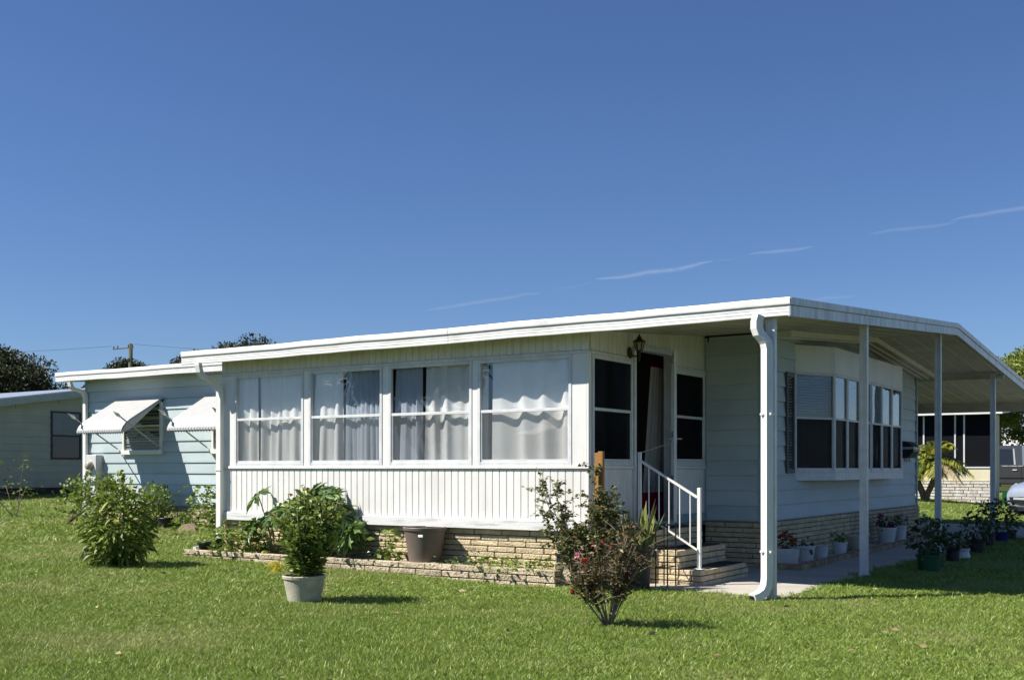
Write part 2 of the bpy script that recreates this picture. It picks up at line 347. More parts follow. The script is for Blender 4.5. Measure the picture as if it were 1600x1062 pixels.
class MB:
    def __init__(s): s.v = []; s.f = []
    def add(s, v, f):
        o = len(s.v); s.v += [tuple(p) for p in v]; s.f += [tuple(i + o for i in q) for q in f]; return s
    def box(s, x0, y0, z0, x1, y1, z1):
        v = [(x0, y0, z0), (x1, y0, z0), (x1, y1, z0), (x0, y1, z0), (x0, y0, z1), (x1, y0, z1), (x1, y1, z1), (x0, y1, z1)]
        return s.add(v, [(0, 3, 2, 1), (4, 5, 6, 7), (0, 1, 5, 4), (1, 2, 6, 5), (2, 3, 7, 6), (3, 0, 4, 7)])
    def cbox(s, x0, y0, z0, x1, y1, z1, b=.005):
        lo, hi = (x0, y0, z0), (x1, y1, z1); v = []; ix = {}
        for sx in (0, 1):
            for sy in (0, 1):
                for sz in (0, 1):
                    sg = (sx, sy, sz)
                    for a in range(3):
                        p = []
                        for k in range(3):
                            q = hi[k] if sg[k] else lo[k]
                            if k != a: q += -b if sg[k] else b
                            p.append(q)
                        ix[(sg, a)] = len(v); v.append(tuple(p))
        f = []
        for a in range(3):
            b1, b2 = (a + 1) % 3, (a + 2) % 3
            for sa in (0, 1):
                q = []
                for (m, n) in ((0, 0), (1, 0), (1, 1), (0, 1)):
                    sg = [0, 0, 0]; sg[a] = sa; sg[b1] = m; sg[b2] = n; q.append(ix[(tuple(sg), a)])
                f.append(tuple(q) if sa else tuple(reversed(q)))
        for a, b_ in ((0, 1), (1, 2), (2, 0)):
            c = 3 - a - b_
            for sa in (0, 1):
                for sb in (0, 1):
                    g0 = [0, 0, 0]; g0[a] = sa; g0[b_] = sb; g1 = list(g0); g1[c] = 1; g0 = tuple(g0); g1 = tuple(g1)
                    f.append((ix[(g0, a)], ix[(g1, a)], ix[(g1, b_)], ix[(g0, b_)]))
        for sx in (0, 1):
            for sy in (0, 1):
                for sz in (0, 1):
                    f.append(tuple(ix[((sx, sy, sz), a)] for a in range(3)))
        return s.add(v, f)
    def prism(s, poly, axis, a0, a1):
        """poly: 2D points in the other two axes (x:(y,z) y:(x,z) z:(x,y))"""
        def mk(p, a):
            return {'x': (a, p[0], p[1]), 'y': (p[0], a, p[1]), 'z': (p[0], p[1], a)}[axis]
        n = len(poly)
        v = [mk(p, a0) for p in poly] + [mk(p, a1) for p in poly]
        f = [tuple(range(n)), tuple(reversed(range(n, 2 * n)))] + [(i, (i + 1) % n, n + (i + 1) % n, n + i) for i in range(n)]
        return s.add(v, f)
    def tube(s, pts, r, n=6, cap=True):
        pts = [Vector(p) for p in pts]; rs = r if isinstance(r, (list, tuple)) else [r] * len(pts)
        v = []; prev = None
        for i, p in enumerate(pts):
            d = (pts[min(i + 1, len(pts) - 1)] - pts[max(i - 1, 0)]).normalized()
            a = prev if prev else (Vector((0, 0, 1)) if abs(d.z) < .9 else Vector((1, 0, 0)))
            sd = d.cross(a)
            if sd.length < 1e-4: sd = d.cross(Vector((0, 1, 0)))
            sd.normalize(); up = sd.cross(d).normalized(); prev = up
            for k in range(n):
                t = 2 * math.pi * k / n
                v.append(p + (sd * math.cos(t) + up * math.sin(t)) * rs[i])
        f = []
        for i in range(len(pts) - 1):
            for k in range(n):
                f.append((i * n + k, i * n + (k + 1) % n, (i + 1) * n + (k + 1) % n, (i + 1) * n + k))
        if cap: f += [tuple(reversed(range(n))), tuple(range((len(pts) - 1) * n, len(pts) * n))]
        return s.add(v, f)
    def sweep(s, pts, w_, h_, side):
        """rectangular section along a path; side = constant sideways unit vector"""
        pts = [Vector(p) for p in pts]; sd = Vector(side); v = []
        for i, p in enumerate(pts):
            d0 = (pts[i] - pts[i - 1]).normalized() if i else (pts[1] - pts[0]).normalized()
            d1 = (pts[i + 1] - pts[i]).normalized() if i < len(pts) - 1 else d0
            d = (d0 + d1).normalized(); k = 1.0 / max(.5, d.dot(d0))
            nn = sd.cross(d).normalized()
            for (a, b_) in ((-1, -1), (1, -1), (1, 1), (-1, 1)):
                v.append(p + sd * (a * w_ / 2) + nn * (b_ * h_ / 2 * k))
        f = []
        for i in range(len(pts) - 1):
            for k in range(4): f.append((i * 4 + k, i * 4 + (k + 1) % 4, i * 4 + 4 + (k + 1) % 4, i * 4 + 4 + k))
        f += [(3, 2, 1, 0), tuple(range(len(pts) * 4 - 4, len(pts) * 4))]
        return s.add(v, f)
    def lathe(s, prof, n=24, c=(0, 0, 0)):
        v = []; f = []
        for (r, z) in prof:
            for k in range(n):
                t = 2 * math.pi * k / n; v.append((c[0] + r * math.cos(t), c[1] + r * math.sin(t), c[2] + z))
        for i in range(len(prof) - 1):
            for k in range(n): f.append((i * n + k, i * n + (k + 1) % n, (i + 1) * n + (k + 1) % n, (i + 1) * n + k))
        f += [tuple(reversed(range(n))), tuple(range((len(prof) - 1) * n, len(prof) * n))]
        return s.add(v, f)
    def grid(s, fn, nu, nv):
        v = [fn(i / nu, j / nv) for j in range(nv + 1) for i in range(nu + 1)]
        f = [(j * (nu + 1) + i, j * (nu + 1) + i + 1, (j + 1) * (nu + 1) + i + 1, (j + 1) * (nu + 1) + i) for j in range(nv) for i in range(nu)]
        return s.add(v, f)
    def rot(s, ang, loc):
        c, sn = math.cos(ang), math.sin(ang)
        s.v = [(loc[0] + x * c - y * sn, loc[1] + x * sn + y * c, loc[2] + z) for x, y, z in s.v]; return s
    def mesh(s, name, smooth=False, recalc=True):
        me = bpy.data.meshes.new(name); me.from_pydata(s.v, [], s.f)
        if recalc:
            bm = bmesh.new(); bm.from_mesh(me); bmesh.ops.recalc_face_normals(bm, faces=bm.faces); bm.to_mesh(me); bm.free()
        if smooth:
            me.polygons.foreach_set('use_smooth', [True] * len(me.polygons))
        me.update(); return me
    def build(s, name, mat, parent=None, smooth=False, label=None, recalc=True, kind=None):
        a = np.array(s.v); c = (a.min(0) + a.max(0)) / 2
        if parent is None: c[2] = a[:, 2].min()
        s.v = [tuple(p) for p in (a - c)]
        me = s.mesh(name, smooth, recalc); me.materials.append(M[mat] if isinstance(mat, str) else mat)
        o = link(name, me, parent, tuple(c))
        return tag(o, label, kind=kind)

def smooth_by_angle(o, deg=40):
    me = o.data
    bm = bmesh.new(); bm.from_mesh(me)
    for f in bm.faces: f.smooth = True
    for e in bm.edges:
        if len(e.link_faces) == 2 and e.calc_face_angle(0) > R(deg): e.smooth = False
    bm.to_mesh(me); bm.free(); return o

def quad_mesh(name, V, Q, var=None, mat=None, smooth=False):
    me = bpy.data.meshes.new(name)
    V = np.asarray(V, dtype=np.float32); Q = np.asarray(Q, dtype=np.int32)
    me.vertices.add(len(V)); me.vertices.foreach_set('co', V.ravel())
    me.loops.add(Q.size); me.loops.foreach_set('vertex_index', Q.ravel())
    me.polygons.add(len(Q)); me.polygons.foreach_set('loop_start', np.arange(0, Q.size, 4, dtype=np.int32))
    me.polygons.foreach_set('loop_total', np.full(len(Q), 4, dtype=np.int32))
    if var is not None:
        a = me.attributes.new('var', 'FLOAT', 'POINT'); a.data.foreach_set('value', np.asarray(var, dtype=np.float32))
    if smooth: me.polygons.foreach_set('use_smooth', np.ones(len(Q), dtype=bool))
    me.update(calc_edges=True); me.validate()
    if mat: me.materials.append(M[mat])
    return me

def nrm(a): return a / np.maximum(np.linalg.norm(a, axis=1, keepdims=True), 1e-6)

def leaves(P, D, L, W, k=3, droop=.25, fold=.25, up=.8, var=None, prof=None):
    """n leaf blades: P bases, D directions, L lengths, W half widths -> verts, quads, var"""
    n = len(P); D = nrm(D)
    N = nrm(RNG.normal(size=(n, 3)) * .6 + np.array([0, 0, up]))
    S = nrm(np.cross(D, N)); N = nrm(np.cross(S, D))
    prof = prof or {1: [.25, .25], 2: [.1, 1, .06], 3: [.12, .95, .75, .03], 4: [.1, .75, 1, .65, .03]}[k]
    rows = []
    for i in range(k + 1):
        t = i / k
        c = P + D * (L * t)[:, None] + np.array([0, 0, -1]) * (droop * L * t * t)[:, None]
        wv = (W * prof[i])[:, None]
        rows.append(np.stack([c - S * wv + N * wv * fold, c, c + S * wv + N * wv * fold], 1))
    V = np.stack(rows, 1).reshape(-1, 3)
    st = (k + 1) * 3
    base = []
    for i in range(k):
        a = i * 3
        base += [(a, a + 1, a + 4, a + 3), (a + 1, a + 2, a + 5, a + 4)]
    Q = (np.array(base)[None] + (np.arange(n) * st)[:, None, None]).reshape(-1, 4)
    if var is None: var = RNG.random(n)
    return V, Q, np.repeat(var, st)

def join_arrays(parts):
    V = []; Q = []; A = []; o = 0
    for v, q, a in parts: V.append(v); Q.append(q + o); A.append(a); o += len(v)
    return np.concatenate(V), np.concatenate(Q), np.concatenate(A)

def leaf_part(name, arrs, mat, parent, stuff=True):
    V, Q, A = join_arrays(arrs) if isinstance(arrs, list) else arrs
    p = np.array(wloc(parent)) if parent else V.mean(0)
    me = quad_mesh(name, V - p, Q, A, mat)
    o = link(name, me, parent, tuple(p))
    if stuff: o['kind'] = 'stuff'
    return o

# ------------------------------------------------------------------ terrain
def G(x, y):
    z = 0.016 * min(max(0, -6.5 - x), 22)
    z += 0.02 * min(max(0, y - 11), 14) * min(max((-6 - x) / 6, 0), 1)
    z += 0.01 * min(max(0, y - 28), 40) * min(max((x + 14) / 6, 0), 1)
    return z

def axis(lo, hi, near):
    pts = [lo, lo * .6, lo * .35, lo * .2] + near + [hi * .2, hi * .35, hi * .6, hi]
    return sorted(set(pts))
gx = axis(-1500, 1500, [x for x in range(-120, 121, 4)] + [x * .5 for x in range(-64, 12)])
gy = axis(-1500, 1500, [y for y in range(-120, 181, 4)] + [y * .5 for y in range(4, 80)])
gv = np.array([(x, y, G(x, y)) for y in gy for x in gx]); nxg = len(gx)
gq = np.array([(j * nxg + i, j * nxg + i + 1, (j + 1) * nxg + i + 1, (j + 1) * nxg + i) for j in range(len(gy) - 1) for i in range(nxg - 1)])
M['ground'] = pm('lawn_soil', (.050, .060, .018), .95, (.100, .095, .040), 1.2, (.35, .7), bump=.9, bscale=45, bdist=.05, fine=.25, fscale=50, spec=.05)
tag(link('ground', quad_mesh('ground', gv, gq, mat='ground', smooth=True), None, (0, 0, 0)), kind='structure')

# ------------------------------------------------------------------ roof surface of the home
def ceil_z(x, y):
    z = 2.81 + .0758 * (y - 10.463) if y <= 18.18 else 3.395 - .0725 * (y - 18.18)
    if y < 13.7: z += .0050 * (min(x, -3.63) + 3.63) * (13.7 - y) / 3.23
    return z

HOME = thing('mobile_home', 'long low pale blue mobile home with white enclosed porch and carport roof', 'house', (-11, 14, 0))

# walls behind the boards
def wall_part(mb, mat='blue', name='wall'): return mb.build(name, mat, HOME)
_c = {}
def board(parent, p0, ang, length, z, h=.2, mat='blue', proud=.028):
    key = (round(length, 3), round(h, 3), mat, proud)
    if key not in _c:
        mb = MB().prism([(0, 0), (-.004, 0), (-.004, .014), (-proud, .015), (-proud + .002, min(.05, h * .5)), (-.010, h), (0, h)], 'x', -length / 2, length / 2)
        me = mb.mesh('siding_board'); me.materials.append(M[mat]); _c[key] = me
    c, s = math.cos(ang), math.sin(ang)
    return link('siding_board', _c[key], parent, (p0[0] + c * length / 2, p0[1] + s * length / 2, z), ang)

wl = MB()
wl.prism([(-19.16, .55), (-19.16, 3.05), (-6.0, 3.05), (-6.0, .55)], 'y', 14.05, 14.15)
WF = wall_part(wl)
z = .60
while z < 3.0:
    h = min(.2, 3.06 - z)
    board(WF, (-19.16, 14.05), 0, 19.16 - 11.86, z, h)
    z += .2
wl = MB().box(-5.97, 14.05, .55, -5.245, 14.15, 3.06); WR = wall_part(wl)
z = .60
while z < 3.0:
    board(WR, (-6.0, 14.05), 0, .745, z, min(.2, 3.05 - z)); z += .2
# right end wall with bay opening
wl = MB().box(-5.33, 14.052, .55, -5.237, 22.3, 1.16)
wl.box(-5.33, 14.052, 1.16, -5.237, 15.36, 3.06).box(-5.33, 20.55, 1.16, -5.237, 22.3, 3.06)
wl.prism([(14.06, 3.065), (22.29, 3.065), (18.18, 3.36)], 'x', -5.33, -5.239)
WE = wall_part(wl)
z = .60
while z < 3.0:
    h = min(.2, 3.05 - z)
    if z < 1.1: board(WE, (-5.237, 14.06), R(90), 8.24, z, h)
    else:
        board(WE, (-5.237, 14.06), R(90), 1.28, z, h); board(WE, (-5.237, 20.56), R(90), 1.74, z, h)
    z += .2
zz = 3.065
while zz < 3.32:
    a = (zz - 3.065) / .295 * 4.11 + .25
    board(WE, (-5.237, 14.06 + a), R(90), max(.3, 8.24 - 2 * a), zz, .075); zz += .075
MB().cbox(-5.275, 14.02, .60, -5.20, 14.047, 3.07, .003).build('corner_trim', 'blue_trim', HOME)
MB().cbox(-5.21, 22.26, .60, -5.19, 22.34, 3.05, .003).build('corner_trim', 'blue_trim', HOME)
MB().cbox(-19.20, 14.02, .58, -19.13, 14.1, 3.06, .003).build('corner_trim', 'blue_trim', HOME)
# left and back walls (never far from view)
MB().box(-19.16, 14.15, .1, -19.08, 22.3, 3.1).build('wall', 'blue', HOME)
MB().box(-19.08, 22.2, .1, -5.33, 22.3, 3.1).build('wall', 'blue', HOME)

# roof: porch slab, main slab, patio and carport slab
def slab(x0, x1, ys, name='roof', t=.13):
    mb = MB(); v = []; n = len(ys)
    for dz in (0, t):
        for y in ys:
            for x in (x0, x1): v.append((x, y, ceil_z(x, y) + dz))
    f = []
    for i in range(n - 1):
        a = i * 2; f += [(a, a + 1, a + 3, a + 2), (2 * n + a, 2 * n + a + 2, 2 * n + a + 3, 2 * n + a + 1)]
        f += [(a, a + 2, 2 * n + a + 2, 2 * n + a), (a + 1, 2 * n + a + 1, 2 * n + a + 3, a + 3)]
    f += [(0, 2 * n, 2 * n + 1, 1), (2 * n - 2, 2 * n - 1, 4 * n - 1, 4 * n - 2)]
    return mb.add(v, f).build(name, 'ceiling', HOME)
R1 = slab(-12.26, -3.65, [10.52, 13.70])
R2 = slab(-19.65, -3.65, [13.702, 18.18, 22.6])
R3 = slab(-14.0, -3.65, [22.602, 27.28])
# ceiling pans over patio and carport: shallow ribs running down the slope
def rib(parent, x, y0, y1, w_=.022, t=.010):
    mb = MB(); v = []
    for y in (y0, y1):
        for dx, dz in ((-w_ / 2, -.001), (w_ / 2, -.001), (w_ / 2 * .5, -t), (-w_ / 2 * .5, -t)): v.append((x + dx, y, ceil_z(x, y) + dz))
    mb.add(v, [(0, 1, 2, 3), (7, 6, 5, 4)] + [(k, (k + 1) % 4, 4 + (k + 1) % 4, 4 + k) for k in range(4)])
    return mb.build('ceiling_rib', 'ceiling', parent)
for k in range(22): rib(R3, -3.9 - k * .305, 22.75, 27.15)
for k in range(4): rib(R2, -3.78 - k * .29, 13.9, 18.12); rib(R2, -3.78 - k * .29, 18.24, 22.4)
for k in range(8): rib(R1, -3.85 - k * .27, 10.6, 13.66, .02, .008)

# fascias
def front_fascia(x0, x1, y, lift=0.0, mat='fascia'):
    pr = [(0, -.042), (-.004, -.042), (-.012, -.036), (-.012, -.014), (-.007, -.009), (-.012, -.004), (-.012, .020), (-.007, .025), (-.012, .030),
          (-.012, .054), (-.002, .058), (-.002, .066), (-.024, .068), (-.026, .078), (-.026, .126), (-.022, .136), (0, .138)]
    v = []; n = len(pr); m = max(2, int((x1 - x0) / .45))
    for q in range(m + 1):
        x = x0 + (x1 - x0) * q / m; wz = .0035 * math.sin(x * 2.3 + y) + .0022 * math.sin(x * 6.1); wy = .003 * math.sin(x * 3.1 + 1)
        for (dy, dz) in pr: v.append((x, y + dy + wy, ceil_z(x, y) + dz + lift + wz))
    f = [tuple(range(n)), tuple(reversed(range(m * n, m * n + n)))]
    for q in range(m): f += [(q * n + i, q * n + (i + 1) % n, (q + 1) * n + (i + 1) % n, (q + 1) * n + i) for i in range(n)]
    return MB().add(v, f).build('fascia', mat, HOME)
front_fascia(-12.28, -7.713, 10.518); front_fascia(-7.707, -3.628, 10.518)
front_fascia(-19.68, -12.285, 13.70)
def rake(x, ys, mat, lo=-.042, mid=.062, hi=.138, name='fascia'):
    o = None
    for (xa, xb, za, zb) in ((x, x + .014, lo, mid), (x, x + .030, mid + .006, hi)):
        mb = MB(); v = []
        for y in ys:
            b = ceil_z(x, y)
            v += [(xa, y, b + za), (xb, y, b + za), (xb, y, b + zb), (xa, y, b + zb)]
        f = [(3, 2, 1, 0), tuple(range(len(v) - 4, len(v)))]
        for i in range(len(ys) - 1):
            for k in range(4): f.append((i * 4 + k, i * 4 + (k + 1) % 4, i * 4 + 4 + (k + 1) % 4, i * 4 + 4 + k))
        o = mb.add(v, f).build(name if za == lo else 'drip_edge', mat, HOME)
    return o
rake(-3.648, [10.506, 13.70, 18.18, 27.30], 'fascia_dirty')
MB().box(-14.0, 27.285, ceil_z(-5, 27.28) - .06, -3.65, 27.31, ceil_z(-5, 27.28) + .14).build('fascia', 'fascia_dirty', HOME)
rk = rake(-19.666, [13.70, 18.18, 22.6], 'fascia')
# main roof rake board and boxed soffit showing under the patio ceiling
def strip(x0, x1, ys, lo, hi, name, mat):
    v = []
    for y in ys:
        b = ceil_z(-4.85, y); v += [(x0, y, b + lo), (x1, y, b + lo), (x1, y, b + hi), (x0, y, b + hi)]
    f = [(3, 2, 1, 0), tuple(range(len(v) - 4, len(v)))]
    for i in range(len(ys) - 1):
        for k in range(4): f.append((i * 4 + k, i * 4 + (k + 1) % 4, i * 4 + 4 + (k + 1) % 4, i * 4 + 4 + k))
    return MB().add(v, f).build(name, mat, HOME)
for i, (ya, yb) in enumerate(((14.12, 18.0), (18.03, 22.45))):
    ys = [ya, 18.0] if i == 0 else [18.03, 18.18, 22.45]
    strip(-4.872, -4.85, ys, -.078, -.002, 'rake_board', 'cream')
    strip(-5.22, -4.874, ys, -.068, -.052, 'rake_soffit', 'ceiling')
    strip(-5.00, -4.985, ys, -.085, -.069, 'soffit_trim', 'cream')
    strip(-5.12, -5.105, ys, -.085, -.069, 'soffit_trim', 'cream')
MB().box(-5.22, 14.095, ceil_z(-5, 14.12) - .085, -4.85, 14.118, ceil_z(-5, 14.12) - .003).build('soffit_end', 'cream', HOME)
# carport cross beams
zb = ceil_z(-5, 22.42)
MB().cbox(-13.9, 22.36, zb - .115, -3.66, 22.44, zb - .024, .004).build('roof_beam', 'ceiling', HOME)
zb = ceil_z(-5, 26.9)
MB().cbox(-13.9, 26.86, zb - .19, -3.66, 26.96, zb - .024, .004).build('roof_beam', 'ceiling', HOME)

# patio posts
def post(x, y, top, w_=.088, d_=.07):
    pr = []
    for s_ in (0, 1):
        pass
    hw, hd = w_ / 2, d_ / 2
    poly = [(-hw, -hd), (-hw * .42, -hd), (-hw * .32, -hd + .006), (hw * .32, -hd + .006), (hw * .42, -hd), (hw, -hd), (hw, hd), (-hw, hd)]
    mb = MB().prism([(x + a, y + b) for a, b in poly], 'z', -.02, top)
    o = mb.build('post', 'alu', HOME)
    for s_ in (-1, 1):
        MB().cbox(x + s_ * hw - (.012 if s_ < 0 else 0), y - hd - .004, .0, x + s_ * hw + (.012 if s_ > 0 else 0), y + hd + .004, .055, .002).build('post_bracket', 'alu', o)
    return o
for (x, y) in ((-3.855, 10.615), (-3.74, 13.44), (-3.83, 17.76), (-3.85, 22.38), (-3.86, 26.90)):
    post(x, y, ceil_z(x, y) - .004)

# downspouts
def downspout(pts, side, w_=.085, h_=.06, straps=()):
    mb = MB().sweep(pts, w_, h_, side); o = mb.build('downspout', 'white', HOME)
    for (sx, sy, sz) in straps:
        MB().cbox(sx - w_ / 2 - .006, sy - h_ / 2 - .006, sz, sx + w_ / 2 + .006, sy + h_ / 2 + .006, sz + .022, .002).build('strap', 'white', o)
        for q in (-.022, .022):
            MB().lathe([(.0045, 0), (.0045, .004)], 8).build('screw', 'alu_grey', o).location = (sx + q - wloc(o)[0], sy - h_ / 2 - .008 - wloc(o)[1], sz + .011 - wloc(o)[2])
    return o
# S-bends are drawn as short straight runs like folded elbows
def sbend(x0, y0, z0, x1, y1, z1, n=7):
    out = []
    for i in range(n + 1):
        t = i / n; s = t * t * (3 - 2 * t)
        out.append((x0 + (x1 - x0) * s, y0 + (y1 - y0) * s, z0 + (z1 - z0) * (t + .12 * math.sin(2 * math.pi * t))))
    return out
zc = ceil_z(-11.9, 10.5)
downspout([(-11.93, 10.50, zc - .02)] + sbend(-11.93, 10.50, zc - .06, -11.80, 10.765, zc - .42) + [(-11.80, 10.765, .30)], (1, 0, 0), .085, .06,
          [(-11.80, 10.765, 1.27)])
MB().tube([(-11.80, 10.765, .34), (-11.80, 10.755, .27), (-11.83, 10.66, .245), (-11.89, 10.54, .25), (-11.92, 10.49, .24)], [.055, .062, .058, .062, .058], 10).build('drain_elbow', 'black', HOME)
MB().tube([(-11.93, 10.48, .02), (-11.93, 10.48, .245)], .055, 12).build('drain_stub', 'white', HOME)
zc = ceil_z(-19.2, 13.72)
downspout([(-19.28, 13.73, zc - .02)] + sbend(-19.28, 13.73, zc - .06, -19.14, 13.98, zc - .36) + [(-19.14, 13.98, .30)], (1, 0, 0))
zc = ceil_z(-3.9, 10.5)
ds = downspout([(-3.935, 10.475, zc - .02), (-3.948, 10.462, zc - .08), (-3.948, 10.462, zc - .14), (-3.932, 10.474, zc - .195), (-3.90, 10.50, zc - .24), (-3.877, 10.52, zc - .28), (-3.868, 10.53, zc - .34),
                (-3.868, 10.53, .24), (-3.873, 10.525, .16), (-3.893, 10.50, .10), (-3.933, 10.445, .06), (-3.965, 10.40, .045)], (.80, -.60, 0), .104, .075, [(-3.868, 10.53, 1.82), (-3.868, 10.53, .48)])
MB().cbox(-.034, -.006, .0, .034, .002, .044, .002).rot(R(-37), (-3.973, 10.392, .022)).build('outlet_mouth', 'black', ds)

# ------------------------------------------------------------------ enclosed porch
PF = 10.82; PX = -6.017; PL = -11.84
P0 = MB().box(PL, PF + .03, .60, PX - .03, PF + .10, 1.30).box(PL, PF + .03, 2.585, PX - .03, PF + .10, 2.84).build('porch_wall', 'white', HOME)
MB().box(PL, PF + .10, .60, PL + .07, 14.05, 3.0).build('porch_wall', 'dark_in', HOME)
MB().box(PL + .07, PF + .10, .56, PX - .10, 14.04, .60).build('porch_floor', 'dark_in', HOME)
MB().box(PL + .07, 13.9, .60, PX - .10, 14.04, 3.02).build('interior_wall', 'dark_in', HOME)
_s = {}
def vstrip(parent, p, ang, w_, z0, z1, mat, depth=.02):
    key = (round(w_, 3), round(z1 - z0, 3), mat)
    if key not in _s:
        me = MB().cbox(-w_ / 2 + .0008, -depth, 0, w_ / 2 - .0008, 0, z1 - z0, .0075).mesh('siding_strip'); me.materials.append(M[mat]); _s[key] = me
    return link('siding_strip', _s[key], parent, (p[0], p[1], z0), ang)
n = 59; pw = (PX - PL - .012) / n
for k in range(n):
    x = PL + .006 + pw * (k + .5)
    vstrip(P0, (x, PF + .03), 0, pw, .712, 1.30, 'white')
    vstrip(P0, (x, PF + .03), 0, pw, 2.612, 2.835, 'cream')
MB().cbox(PL - .01, PF - .012, 1.300, PX + .008, PF + .04, 1.336, .004).build('sill', 'white', HOME)
MB().cbox(PL - .02, PF - .025, .597, PX - .06, PF + .03, .712, .006).build('rim_board', 'weathered', HOME, label='weathered peeling white board under the corrugated porch panels')
MB().cbox(PL - .005, PF - .006, 2.576, PX + .004, PF + .05, 2.610, .004).build('header_trim', 'alu', HOME)
for (a, b) in ((-11.838, -11.573), (-10.283, -10.197), (-8.953, -8.857), (-7.588, -7.512), (-6.233, -6.045)):
    MB().cbox(a, PF + .004, 1.337, b, PF + .09, 2.575, .003).build('mullion_panel', 'white', HOME)
MB().cbox(-6.044, PF + .002, .60, PX, PF + .065, 2.60, .004).build('corner_trim', 'white', HOME)

def window(parent, org, ang, w_, h_, mid=.5, fr=.04, depth=.05, glass='glass', mat='alu', screen=True, screen_mat='screen', rail=.034, full=False):
    """single hung window: org = lower left outer corner, ang = wall direction"""
    mb = MB()
    mb.cbox(0, 0, 0, fr, depth, h_, .003).cbox(w_ - fr, 0, 0, w_, depth, h_, .003)
    mb.cbox(fr, .002, 0, w_ - fr, depth, fr, .003).cbox(fr, .002, h_ - fr, w_ - fr, depth, h_, .003)
    o = mb.rot(ang, org).build('window', mat, parent)
    zm = h_ * mid
    def sub(name, q, m): return MB().cbox(*q, .002).rot(ang, org).build(name, m, o)
    sub('meeting_rail', (fr, .008, zm - rail / 2, w_ - fr, depth - .006, zm + rail / 2), mat)
    s = .018
    sub('sash_stile', (fr, .012, fr, fr + s, depth - .012, zm - rail / 2), mat); sub('sash_stile', (w_ - fr - s, .012, fr, w_ - fr, depth - .012, zm - rail / 2), mat)
    sub('sash_rail', (fr + s, .012, fr, w_ - fr - s, depth - .012, fr + .03), mat)
    def pane(q, m, name='pane'): return MB().box(*q).rot(ang, org).build(name, m, o)
    pane((fr, depth * .45, zm + rail / 2, w_ - fr, depth * .45 + .004, h_ - fr), glass)
    pane((fr + s, depth * .65, fr + .03, w_ - fr - s, depth * .65 + .004, zm - rail / 2), glass)
    if screen: pane((fr, depth * .25, fr, w_ - fr, depth * .25 + .001, zm - rail / 2), screen_mat, 'screen')
    if full: pane((fr, depth * .25, zm + rail / 2, w_ - fr, depth * .25 + .001, h_ - fr), screen_mat, 'screen')
    return o
WX = ((-11.57, -10.285), (-10.195, -8.955), (-8.855, -7.59), (-7.51, -6.235))
for (a, b) in WX:
    window(HOME, (a, PF - .004, 1.337), 0, b - a, 1.238, .51)
# door wall (faces +X)
D0 = MB().box(PX - .10, PF + .07, .60, PX - .03, 11.905, 1.30).box(PX - .10, 13.02, .60, PX - .03, 14.04, 1.30)
D0.box(PX - .10, PF + .07, 2.60, PX - .03, 11.905, 2.80).box(PX - .10, 11.905, 2.78, PX - .03, 13.02, 2.88).box(PX - .10, 13.02, 2.60, PX - .03, 14.04, 2.95)
D0 = D0.build('porch_wall', 'white', HOME)
def yrange(a, b, w0):
    n_ = max(1, round((b - a) / w0)); return [(a + (b - a) * (i + .5) / n_, (b - a) / n_) for i in range(n_)]
for (y, ww) in yrange(PF + .07, 11.905, .098) + yrange(13.02, 14.04, .098):
    vstrip(D0, (PX - .03, y), R(90), ww, .712, 1.30, 'white')
    vstrip(D0, (PX - .03, y), R(90), ww, 2.612, round(ceil_z(PX, y) + .02, 2), 'cream')
for (y, ww) in yrange(11.905, 13.02, .098):
    vstrip(D0, (PX - .03, y), R(90), ww, 2.76, round(ceil_z(PX, y) + .02, 2), 'cream')
for (a, b) in ((PF + .066, 11.90), (13.025, 14.045)):
    MB().cbox(PX - .04, a, 1.300, PX + .012, b, 1.336, .004).build('sill', 'white', HOME)
    MB().cbox(PX - .05, a, 2.576, PX + .006, b, 2.610, .004).build('header_trim', 'alu', HOME)
    MB().cbox(PX - .03, a, .600, PX + .010, b, .711, .004).build('rim_board', 'blue_trim', HOME)
window(HOME, (PX + .004, PF + .085, 1.337), R(90), 11.895 - PF - .085, 1.238, .51, .045, full=True, screen_mat='screen_solar')
window(HOME, (PX + .004, 13.03, 1.337), R(90), 1.0, 1.238, .51, .06, full=True, screen_mat='screen_solar')
# door opening
MB().cbox(PX - .10, 11.906, .60, PX + .02, 11.955, 2.72, .003).cbox(PX - .10, 12.945, .60, PX + .02, 13.018, 2.72, .003) \
    .cbox(PX - .10, 11.956, 2.72, PX + .02, 13.018, 2.775, .003).build('door_frame', 'alu', HOME)
MB().cbox(PX - .12, 11.956, .612, PX + .05, 12.944, .66, .004).build('threshold', 'alu_grey', HOME)
th = R(27); hx, hy = PX + .025, 12.935
dv = (math.sin(th), -math.cos(th)); dang = math.atan2(dv[1], dv[0])
dr = MB().cbox(0, -.018, 0, .09, .018, 2.04, .003).cbox(.80, -.018, 0, .90, .018, 2.04, .003)
dr.cbox(.09, -.016, 0, .80, .016, .55, .003).cbox(.09, -.016, 1.95, .80, .016, 2.04, .003).cbox(.09, -.016, 1.02, .80, .016, 1.09, .003)
DOOR = dr.rot(dang, (hx, hy, .67)).build('door', 'alu', HOME, label='white aluminium storm door standing ajar, seen edge on')
for (a, b) in ((.55, 1.02), (1.09, 1.95)):
    MB().box(.09, -.003, a, .80, .003, b).rot(dang, (hx, hy, .67)).build('pane', 'glass', DOOR)
MB().cbox(.835, -.022, .93, .875, .022, 1.03, .003).tube([(.855, -.02, .985), (.855, -.075, .985), (.76, -.078, .985)], .008, 6).tube([(.855, .02, .985), (.855, .075, .985), (.76, .078, .985)], .008, 6) \
    .rot(dang, (hx, hy, .67)).build('door_handle', 'alu_grey', DOOR)
ex, ey = hx + dv[0] * .80, hy + dv[1] * .80
